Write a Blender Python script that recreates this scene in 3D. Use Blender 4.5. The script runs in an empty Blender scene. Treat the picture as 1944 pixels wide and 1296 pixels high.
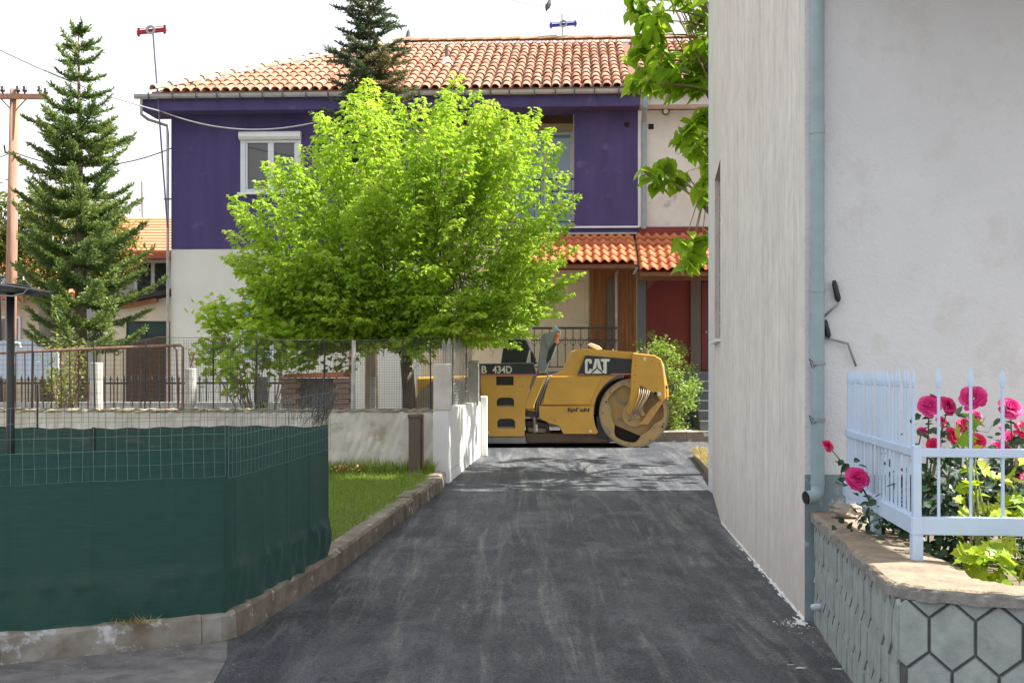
import bpy, bmesh, math, random
import numpy as np
from mathutils import Vector, Matrix
random.seed(7); rng = np.random.default_rng(11)
R = math.radians
scene = bpy.context.scene
COL = scene.collection

# ------------------------------------------------------------------ camera, sky, sun, exposure
F, CX, HY, CH = 2400.0, 972.0, 700.0, 1.63      # focal length in photo pixels, principal column, horizon row, eye height
cam = bpy.data.cameras.new('camera'); camo = bpy.data.objects.new('camera', cam); COL.objects.link(camo)
camo.location = (0, 0, CH); camo.rotation_euler = (R(90), 0, 0)
cam.sensor_width = 36; cam.lens = F/1944*36; cam.shift_y = (HY-648)/1944
cam.clip_start = 0.05; cam.clip_end = 3000
scene.camera = camo

SUN = Vector((0.86, 0.03, 1.0)).normalized()     # towards the sun: from the right, high, a little beyond the house
SUN_EL = math.asin(SUN.z); SUN_AZ = math.atan2(SUN.x, SUN.y)
w = bpy.data.worlds.new('World'); scene.world = w; w.use_nodes = True
nt = w.node_tree; nt.nodes.clear()
wo = nt.nodes.new('ShaderNodeOutputWorld'); bg = nt.nodes.new('ShaderNodeBackground'); bg.inputs[1].default_value = 0.1
sky = nt.nodes.new('ShaderNodeTexSky'); sky.sky_type = 'NISHITA'; sky.sun_disc = False
sky.sun_elevation = SUN_EL; sky.sun_rotation = SUN_AZ; sky.air_density = 1.0; sky.dust_density = 1.5
tc = nt.nodes.new('ShaderNodeTexCoord'); mp = nt.nodes.new('ShaderNodeMapping'); mp.inputs['Scale'].default_value = (1.0, 1.0, 2.2)
mp.inputs['Location'].default_value = (0.62, 0.3, 0.1)
nz = nt.nodes.new('ShaderNodeTexNoise'); nz.inputs['Scale'].default_value = 2.1; nz.inputs['Detail'].default_value = 7; nz.inputs['Roughness'].default_value = 0.55
cr = nt.nodes.new('ShaderNodeValToRGB'); cr.color_ramp.elements[0].position = 0.28; cr.color_ramp.elements[1].position = 0.43
mixs = nt.nodes.new('ShaderNodeMix'); mixs.data_type = 'RGBA'
nt.links.new(tc.outputs['Generated'], mp.inputs[0]); nt.links.new(mp.outputs[0], nz.inputs[0]); nt.links.new(nz.outputs[0], cr.inputs[0])
nt.links.new(cr.outputs[0], mixs.inputs[0]); nt.links.new(sky.outputs[0], mixs.inputs[6]); mixs.inputs[7].default_value = (4.7, 4.78, 4.95, 1)
nt.links.new(mixs.outputs[2], bg.inputs[0]); nt.links.new(bg.outputs[0], wo.inputs[0])

sl = bpy.data.lights.new('sun', 'SUN'); sl.energy = 5.0; sl.angle = R(0.53); sl.color = (1.0, 0.95, 0.86)
so = bpy.data.objects.new('sun', sl); COL.objects.link(so); so.location = SUN*40
so.rotation_euler = SUN.to_track_quat('Z', 'Y').to_euler()
vs = scene.view_settings; vs.view_transform = 'Standard'; vs.look = 'None'; vs.gamma = 1.0; vs.exposure = 1.5
try: scene.cycles.max_bounces = 8; scene.cycles.transparent_max_bounces = 16
except Exception: pass

# ------------------------------------------------------------------ measuring helpers
def P(px, py, Y): return Vector(((px-CX)*Y/F, Y, CH-(py-HY)*Y/F))
def zg(Y): return 0.0314*min(max(Y-8.0, 0.0), 12.0)
def G(px, py):
    k = (py-HY)/F; Y = CH/k
    if Y > 8: Y = (CH+0.0314*8)/(k+0.0314)
    if Y > 20: Y = (CH-zg(20))/k
    return Vector(((px-CX)*Y/F, Y, zg(Y)))

# ------------------------------------------------------------------ mesh helpers
ORG = {}
class MB:
    def __init__(s): s.v = []; s.f = []; s.t = None
    def add(s, vs, fs):
        o = len(s.v); s.v += [tuple(q) for q in vs]; s.f += [tuple(o+i for i in f) for f in fs]; return s
    def box(s, x0, x1, y0, y1, z0, z1):
        return s.add([(x0,y0,z0),(x1,y0,z0),(x1,y1,z0),(x0,y1,z0),(x0,y0,z1),(x1,y0,z1),(x1,y1,z1),(x0,y1,z1)],
                     [(0,3,2,1),(4,5,6,7),(0,1,5,4),(1,2,6,5),(2,3,7,6),(3,0,4,7)])
    def obox(s, c, ax, ay, az):
        c = Vector(c); ax = Vector(ax); ay = Vector(ay); az = Vector(az)
        vs = [c+ax*i+ay*j+az*k for k in (-1,1) for j in (-1,1) for i in (-1,1)]
        return s.add(vs, [(0,2,3,1),(4,5,7,6),(0,1,5,4),(1,3,7,5),(3,2,6,7),(2,0,4,6)])
    def bar(s, a, b, w, h, up=(0,0,1)):      # rectangular bar from a to b
        a = Vector(a); b = Vector(b); d = (b-a); L = d.length/2; d.normalize(); up = Vector(up)
        if abs(d.dot(up)) > .99: up = Vector((0,1,0))
        sx = d.cross(up).normalized(); sz = sx.cross(d)
        return s.obox((a+b)/2, d*L, sx*(w/2), sz*(h/2))
    def cyl(s, a, b, r0, r1=None, n=10, caps=True):
        a = Vector(a); b = Vector(b); r1 = r0 if r1 is None else r1
        d = (b-a).normalized(); u = Vector((0,0,1)) if abs(d.z) < .9 else Vector((1,0,0))
        x = d.cross(u).normalized(); y = d.cross(x)
        vs = []
        for p, r in ((a, r0), (b, r1)):
            vs += [p+(x*math.cos(2*math.pi*i/n)+y*math.sin(2*math.pi*i/n))*r for i in range(n)]
        fs = [(i, (i+1) % n, n+(i+1) % n, n+i) for i in range(n)]
        if caps: fs += [tuple(range(n-1, -1, -1)), tuple(range(n, 2*n))]
        return s.add(vs, fs)
    def tube(s, pts, r, n=8, caps=True):
        pts = [Vector(p) for p in pts]; m = len(pts)
        rs = r if isinstance(r, (list, tuple)) else [r]*m
        vs = []; px = None
        for i, p in enumerate(pts):
            d = (pts[min(i+1, m-1)]-pts[max(i-1, 0)]).normalized()
            if px is None:
                u = Vector((0,0,1)) if abs(d.z) < .9 else Vector((1,0,0)); x = d.cross(u).normalized()
            else:
                x = (px-d*px.dot(d)).normalized()
            px = x; y = d.cross(x)
            vs += [p+(x*math.cos(2*math.pi*k/n)+y*math.sin(2*math.pi*k/n))*rs[i] for k in range(n)]
        fs = [(i*n+k, i*n+(k+1) % n, (i+1)*n+(k+1) % n, (i+1)*n+k) for i in range(m-1) for k in range(n)]
        if caps: fs += [tuple(range(n-1, -1, -1)), tuple(range((m-1)*n, m*n))]
        return s.add(vs, fs)
    def prism(s, poly, vec):                  # planar polygon (3-D points) pushed along vec
        n = len(poly); poly = [Vector(p) for p in poly]; vec = Vector(vec)
        vs = poly+[p+vec for p in poly]
        return s.add(vs, [tuple(range(n)), tuple(range(2*n-1, n-1, -1))]+[(i, n+i, n+(i+1) % n, (i+1) % n) for i in range(n)])
    def face(s, pts): return s.add(pts, [tuple(range(len(pts)))])
    def ring(s, c, ax, r0, r1, t, n=40):      # flat ring (r0 inner, r1 outer), thickness t along ax
        c = Vector(c); ax = Vector(ax).normalized(); u = Vector((0,0,1)) if abs(ax.z) < .9 else Vector((1,0,0))
        x = ax.cross(u).normalized(); y = ax.cross(x); vs = []
        for rr, h in ((r0, 0), (r1, 0), (r1, t), (r0, t)):
            vs += [c+ax*h+(x*math.cos(2*math.pi*i/n)+y*math.sin(2*math.pi*i/n))*rr for i in range(n)]
        return s.add(vs, [(k*n+i, k*n+(i+1) % n, ((k+1) % 4)*n+(i+1) % n, ((k+1) % 4)*n+i) for k in range(4) for i in range(n)])
    def build(s, name, mat, parent=None, local=False, smooth=False, bevel=0, seg=2, fix=True):
        vs = np.array(s.v, dtype=float)
        if parent is not None:
            off = (0,0,0) if local else ORG.get(parent.name, (0,0,0))
            org = None
        else:
            off = ((vs[:,0].min()+vs[:,0].max())/2, (vs[:,1].min()+vs[:,1].max())/2, vs[:,2].min()); org = off
        me = bpy.data.meshes.new(name); me.from_pydata((vs-np.array(off)).tolist(), [], s.f)
        if fix:
            bm = bmesh.new(); bm.from_mesh(me); bmesh.ops.recalc_face_normals(bm, faces=bm.faces); bm.to_mesh(me); bm.free()
        if s.t is not None:
            at = me.attributes.new('tint', 'FLOAT', 'POINT'); at.data.foreach_set('value', s.t)
        me.materials.append(mat)
        if smooth: me.polygons.foreach_set('use_smooth', [True]*len(me.polygons))
        o = bpy.data.objects.new(name, me); COL.objects.link(o)
        if parent is not None:
            o.parent = parent; ORG[o.name] = ORG.get(parent.name, (0,0,0)) if not local else (0,0,0)
        else:
            o.location = org; ORG[o.name] = org
        if bevel:
            b = o.modifiers.new('bevel', 'BEVEL'); b.width = bevel; b.segments = seg; b.limit_method = 'ANGLE'; b.angle_limit = R(35)
        if smooth == 'auto':
            pass
        return o
def thing(name, label, cat, loc, rotz=0, group=None):
    o = bpy.data.objects.new(name, None); COL.objects.link(o); o.empty_display_size = .2
    o.location = loc; o.rotation_euler = (0, 0, rotz); ORG[o.name] = tuple(loc) if rotz == 0 else (0,0,0)
    return tag(o, label, cat, group)
def tag(o, label, cat, group=None):
    o['label'] = label; o['category'] = cat
    if group: o['group'] = group
    return o
def struct(o): o['kind'] = 'structure'; return o
def stuff(o): o['kind'] = 'stuff'; return o
def inst(name, mesh, parent, M4):
    o = bpy.data.objects.new(name, mesh); COL.objects.link(o); o.parent = parent; o.matrix_local = M4; return o
def shared(mb, name, mat, smooth=False):
    me = bpy.data.meshes.new(name); me.from_pydata(mb.v, [], mb.f)
    bm = bmesh.new(); bm.from_mesh(me); bmesh.ops.recalc_face_normals(bm, faces=bm.faces); bm.to_mesh(me); bm.free()
    me.materials.append(mat)
    if smooth: me.polygons.foreach_set('use_smooth', [True]*len(me.polygons))
    return me
def frame(o, x, y, z):     # 4x4 from origin and axes
    return Matrix(((x[0],y[0],z[0],o[0]),(x[1],y[1],z[1],o[1]),(x[2],y[2],z[2],o[2]),(0,0,0,1)))
def text_mb(txt, size, offset=0.0, depth=0.004, sx=1.0):   # lettering as mesh in the x-z plane, facing -y, starting at the origin
    c = bpy.data.curves.new('lettering', 'FONT'); c.body = txt; c.size = size; c.offset = offset; c.extrude = depth/2; c.resolution_u = 3
    o = bpy.data.objects.new('lettering', c); COL.objects.link(o)
    dg = bpy.context.evaluated_depsgraph_get(); me = bpy.data.meshes.new_from_object(o.evaluated_get(dg))
    mb = MB(); mb.add([(v.co.x*sx, -v.co.z, v.co.y) for v in me.vertices], [tuple(p.vertices) for p in me.polygons])
    bpy.data.objects.remove(o); bpy.data.meshes.remove(me); bpy.data.curves.remove(c)
    return mb
def shift(mb, d): mb.v = [(a+d[0], b+d[1], c+d[2]) for a, b, c in mb.v]; return mb

# ------------------------------------------------------------------ materials
def newmat(name):
    m = bpy.data.materials.new(name); m.use_nodes = True; t = m.node_tree
    return m, t, t.nodes['Principled BSDF'], t.nodes['Material Output']
def N(t, kind, **kw):
    n = t.nodes.new(kind)
    for k, v in kw.items():
        if k.startswith('i_'):
            key = k[2:]; key = int(key) if key.isdigit() else key
            n.inputs[key].default_value = v
        else: setattr(n, k, v)
    return n
def ramp(t, fac, stops):
    r = N(t, 'ShaderNodeValToRGB'); e = r.color_ramp.elements
    while len(e) < len(stops): e.new(0.5)
    for q, (p, c) in zip(e, stops): q.position = p; q.color = (*c, 1) if len(c) == 3 else c
    if fac is not None: t.links.new(fac, r.inputs[0])
    return r.outputs[0]
def coords(t, scale=(1,1,1), kind='Object', rot=(0,0,0)):
    c = N(t, 'ShaderNodeTexCoord'); m = N(t, 'ShaderNodeMapping'); m.inputs['Scale'].default_value = scale; m.inputs['Rotation'].default_value = rot
    if kind == 'World':
        g = N(t, 'ShaderNodeNewGeometry'); t.links.new(g.outputs['Position'], m.inputs[0])
    else: t.links.new(c.outputs[kind], m.inputs[0])
    return m.outputs[0]
def noise(t, vec, scale, detail=5, rough=.6, dist=0):
    n = N(t, 'ShaderNodeTexNoise'); n.inputs['Scale'].default_value = scale; n.inputs['Detail'].default_value = detail
    n.inputs['Roughness'].default_value = rough; n.inputs['Distortion'].default_value = dist; t.links.new(vec, n.inputs['Vector']); return n.outputs[0]
def mixc(t, fac, a, b, mode='MIX'):
    m = N(t, 'ShaderNodeMix', data_type='RGBA', blend_type=mode)
    for i, q in ((0, fac), (6, a), (7, b)):
        if isinstance(q, (int, float)): m.inputs[i].default_value = q
        elif isinstance(q, tuple): m.inputs[i].default_value = (*q, 1)
        else: t.links.new(q, m.inputs[i])
    return m.outputs[2]
def bump(t, b, h, strength=.3, dist=.01):
    n = N(t, 'ShaderNodeBump'); n.inputs['Strength'].default_value = strength; n.inputs['Distance'].default_value = dist
    t.links.new(h, n.inputs['Height']); t.links.new(n.outputs[0], b.inputs['Normal'])
def mat(name, c1, c2=None, scale=3, rough=.8, bmp=0, bscale=60, metal=0, stretch=(1,1,1), space='World', lo=.35, hi=.65, spots=None, bdist=.004):
    m, t, b, o = newmat(name); c2 = c2 or tuple(x*.8 for x in c1)
    v = coords(t, stretch, space)
    col = ramp(t, noise(t, v, scale), [(lo, c1), (hi, c2)])
    if spots:                                  # (colour, scale, threshold)
        f = ramp(t, noise(t, coords(t, (1,1,1), space), spots[1], 6, .65), [(spots[2], (0,0,0)), (spots[2]+.08, (1,1,1))])
        col = mixc(t, f, col, spots[0])
    t.links.new(col, b.inputs['Base Color']); b.inputs['Roughness'].default_value = rough; b.inputs['Metallic'].default_value = metal
    if bmp: bump(t, b, noise(t, coords(t, (1,1,1), space), bscale, 4), bmp, bdist)
    return m
def leafmat(name, dark, mid, light, trans=.45, rough=.45):
    m, t, b, o = newmat(name)
    a = N(t, 'ShaderNodeAttribute', attribute_name='tint')
    col = ramp(t, a.outputs['Fac'], [(0, dark), (.5, mid), (1, light)])
    t.links.new(col, b.inputs['Base Color']); b.inputs['Roughness'].default_value = rough; b.inputs['Specular IOR Level'].default_value = .35
    tr = N(t, 'ShaderNodeBsdfTranslucent'); ms = N(t, 'ShaderNodeMixShader'); ms.inputs[0].default_value = trans
    tcol = mixc(t, 1.0, col, (1.0, 1.0, .55), 'MULTIPLY')
    t.links.new(tcol, tr.inputs[0]); t.links.new(b.outputs[0], ms.inputs[1]); t.links.new(tr.outputs[0], ms.inputs[2]); t.links.new(ms.outputs[0], o.inputs[0])
    return m

def m_asphalt():
    m, t, b, o = newmat('asphalt'); v = coords(t, (1,1,1), 'World')
    base = ramp(t, noise(t, v, 2.2, 5), [(.3, (.020,.024,.035)), (.7, (.050,.055,.069))])
    vs_ = coords(t, (2.4, .32, 1), 'World', (0, 0, R(4)))
    streak = ramp(t, noise(t, vs_, 1.6, 6, .65, .6), [(.46, (0,0,0)), (.74, (.75,.75,.75))])
    grain = ramp(t, noise(t, v, 75, 3, .8), [(.40, (.10,.10,.10)), (.60, (1,1,1))])
    f = mixc(t, 1.0, streak, mixc(t, .15, grain, (1.0,1.0,1.0)), 'MULTIPLY')
    gr2 = ramp(t, noise(t, v, 110, 2, .8), [(.38, (.25,.25,.25)), (.62, (2.1,2.1,2.1))])
    gr3 = ramp(t, noise(t, v, 34, 4, .8), [(.38, (.40,.40,.40)), (.62, (1.75,1.75,1.75))])
    base = mixc(t, 1.0, base, gr3, 'MULTIPLY')
    base = mixc(t, 1.0, base, gr2, 'MULTIPLY')
    col = mixc(t, f, base, (.19,.20,.215))
    trk = ramp(t, noise(t, coords(t, (5.0, .30, 1), 'World', (0, 0, R(3.6))), 1.2, 8, .72, 1.0), [(.50, (0,0,0)), (.70, (.85,.85,.85))])
    brk = ramp(t, noise(t, coords(t, (1.2, 1.0, 1), 'World'), 1.1, 5, .75), [(.34, (0,0,0)), (.56, (1,1,1))])
    tk = mixc(t, 1.0, mixc(t, 1.0, trk, brk, 'MULTIPLY'), gr3, 'MULTIPLY')
    col = mixc(t, tk, col, (.25,.245,.235))
    pat = ramp(t, noise(t, coords(t, (1.5, .8, 1), 'World', (0, 0, R(-12))), 1.3, 9, .75, .4), [(.50, (0,0,0)), (.68, (.8,.8,.8))])
    col = mixc(t, mixc(t, 1.0, pat, grain, 'MULTIPLY'), col, (.26,.28,.295))
    pale = ramp(t, noise(t, v, 14, 4, .8), [(.70, (0,0,0)), (.76, (1,1,1))])
    pf = mixc(t, 1.0, pale, streak, 'MULTIPLY')
    col = mixc(t, pf, col, (.26,.26,.25))
    t.links.new(col, b.inputs['Base Color'])
    b.inputs['Roughness'].default_value = .6; b.inputs['Specular IOR Level'].default_value = .5
    bump(t, b, noise(t, v, 60, 5, .8), 1.0, .02); return m
def m_streakwall():
    m, t, b, o = newmat('weathered_render'); v = coords(t, (11, 11, .28), 'World')
    n1 = noise(t, v, 1.3, 9, .62, .5)
    col = ramp(t, n1, [(.26, (.55,.50,.46)), (.42, (.64,.60,.56)), (.56, (.71,.675,.635)), (.75, (.67,.63,.59))])
    warm = ramp(t, noise(t, coords(t, (6,6,.15), 'World'), 1.0, 4), [(.5, (0,0,0)), (.68, (.5,.5,.5))])
    col = mixc(t, warm, col, (.58,.50,.48))
    low = ramp(t, noise(t, coords(t, (1.2,1.2,.5), 'World'), 1.3, 5), [(.42, (0,0,0)), (.7, (.6,.6,.6))])
    fine = ramp(t, noise(t, coords(t, (1,1,.5), 'World'), 9, 8, .7), [(.35, (.86,.86,.86)), (.6, (1.04,1.04,1.04))])
    col = mixc(t, low, col, (.54,.51,.49))
    col = mixc(t, 1.0, col, fine, 'MULTIPLY')
    g = N(t, 'ShaderNodeSeparateXYZ'); t.links.new(coords(t, (1,1,1), 'World'), g.inputs[0])
    mr = N(t, 'ShaderNodeMapRange'); mr.inputs[1].default_value = .9; mr.inputs[2].default_value = .05; t.links.new(g.outputs[2], mr.inputs[0])
    mm = N(t, 'ShaderNodeMath', operation='MULTIPLY'); t.links.new(mr.outputs[0], mm.inputs[0]); t.links.new(n1, mm.inputs[1])
    col = mixc(t, mm.outputs[0], col, (.42,.36,.34))
    t.links.new(col, b.inputs['Base Color']); b.inputs['Roughness'].default_value = .9
    bump(t, b, noise(t, coords(t, (2,2,1), 'World'), 14, 6), .25, .008); return m
def m_tile(name, c):
    m, t, b, o = newmat(name)
    oi = N(t, 'ShaderNodeObjectInfo'); a = N(t, 'ShaderNodeAttribute', attribute_name='tint')
    s = N(t, 'ShaderNodeMath', operation='ADD'); t.links.new(oi.outputs['Random'], s.inputs[0]); t.links.new(a.outputs['Fac'], s.inputs[1])
    fr = N(t, 'ShaderNodeMath', operation='FRACT'); t.links.new(s.outputs[0], fr.inputs[0])
    col = ramp(t, fr.outputs[0], [(0, c[0]), (.35, c[1]), (.7, c[2]), (1, c[3])])
    d = ramp(t, noise(t, coords(t, (1,1,1), 'World'), 5, 6, .7), [(.35, (.62,.58,.55)), (.6, (1,1,1))])
    col = mixc(t, 1.0, col, d, 'MULTIPLY')
    t.links.new(col, b.inputs['Base Color']); b.inputs['Roughness'].default_value = .85
    bump(t, b, noise(t, coords(t, (1,1,1), 'World'), 70, 3), .3, .004); return m
def m_glass(name, tint, rough=.04):
    m, t, b, o = newmat(name); b.inputs['Base Color'].default_value = (*tint, 1); b.inputs['Roughness'].default_value = rough
    b.inputs['Specular IOR Level'].default_value = .9; return m
def m_fabric():
    m, t, b, o = newmat('shade_fabric'); v = coords(t, (1,1,1), 'World')
    n1 = noise(t, coords(t, (1,1,22), 'World'), 8, 7, .75)
    col = ramp(t, n1, [(.32, (.004,.030,.028)), (.5, (.008,.046,.041)), (.70, (.015,.072,.062))])
    dst = ramp(t, noise(t, coords(t, (1,1,.7), 'World'), 3.2, 7, .7), [(.45, (0,0,0)), (.75, (.35,.35,.35))])
    col = mixc(t, dst, col, (.022,.066,.056))
    b.inputs['Sheen Weight'].default_value = .06
    t.links.new(col, b.inputs['Base Color']); b.inputs['Roughness'].default_value = .62
    wv = N(t, 'ShaderNodeTexWave', wave_type='BANDS', bands_direction='Z'); wv.inputs['Scale'].default_value = 90; wv.inputs['Distortion'].default_value = 1.5
    t.links.new(v, wv.inputs[0]); bump(t, b, wv.outputs[0], .35, .002)
    tl = N(t, 'ShaderNodeBsdfTranslucent'); tl.inputs[0].default_value = (.02,.12,.10,1); ms = N(t, 'ShaderNodeMixShader'); ms.inputs[0].default_value = .25
    tp = N(t, 'ShaderNodeBsdfTransparent'); ms2 = N(t, 'ShaderNodeMixShader')
    hole = ramp(t, noise(t, coords(t, (1,1,10), 'World'), 6, 5, .7), [(.5, (.015,.015,.015)), (.8, (.14,.14,.14))])
    t.links.new(b.outputs[0], ms.inputs[1]); t.links.new(tl.outputs[0], ms.inputs[2])
    t.links.new(hole, ms2.inputs[0]); t.links.new(ms.outputs[0], ms2.inputs[1]); t.links.new(tp.outputs[0], ms2.inputs[2]); t.links.new(ms2.outputs[0], o.inputs[0]); return m
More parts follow.
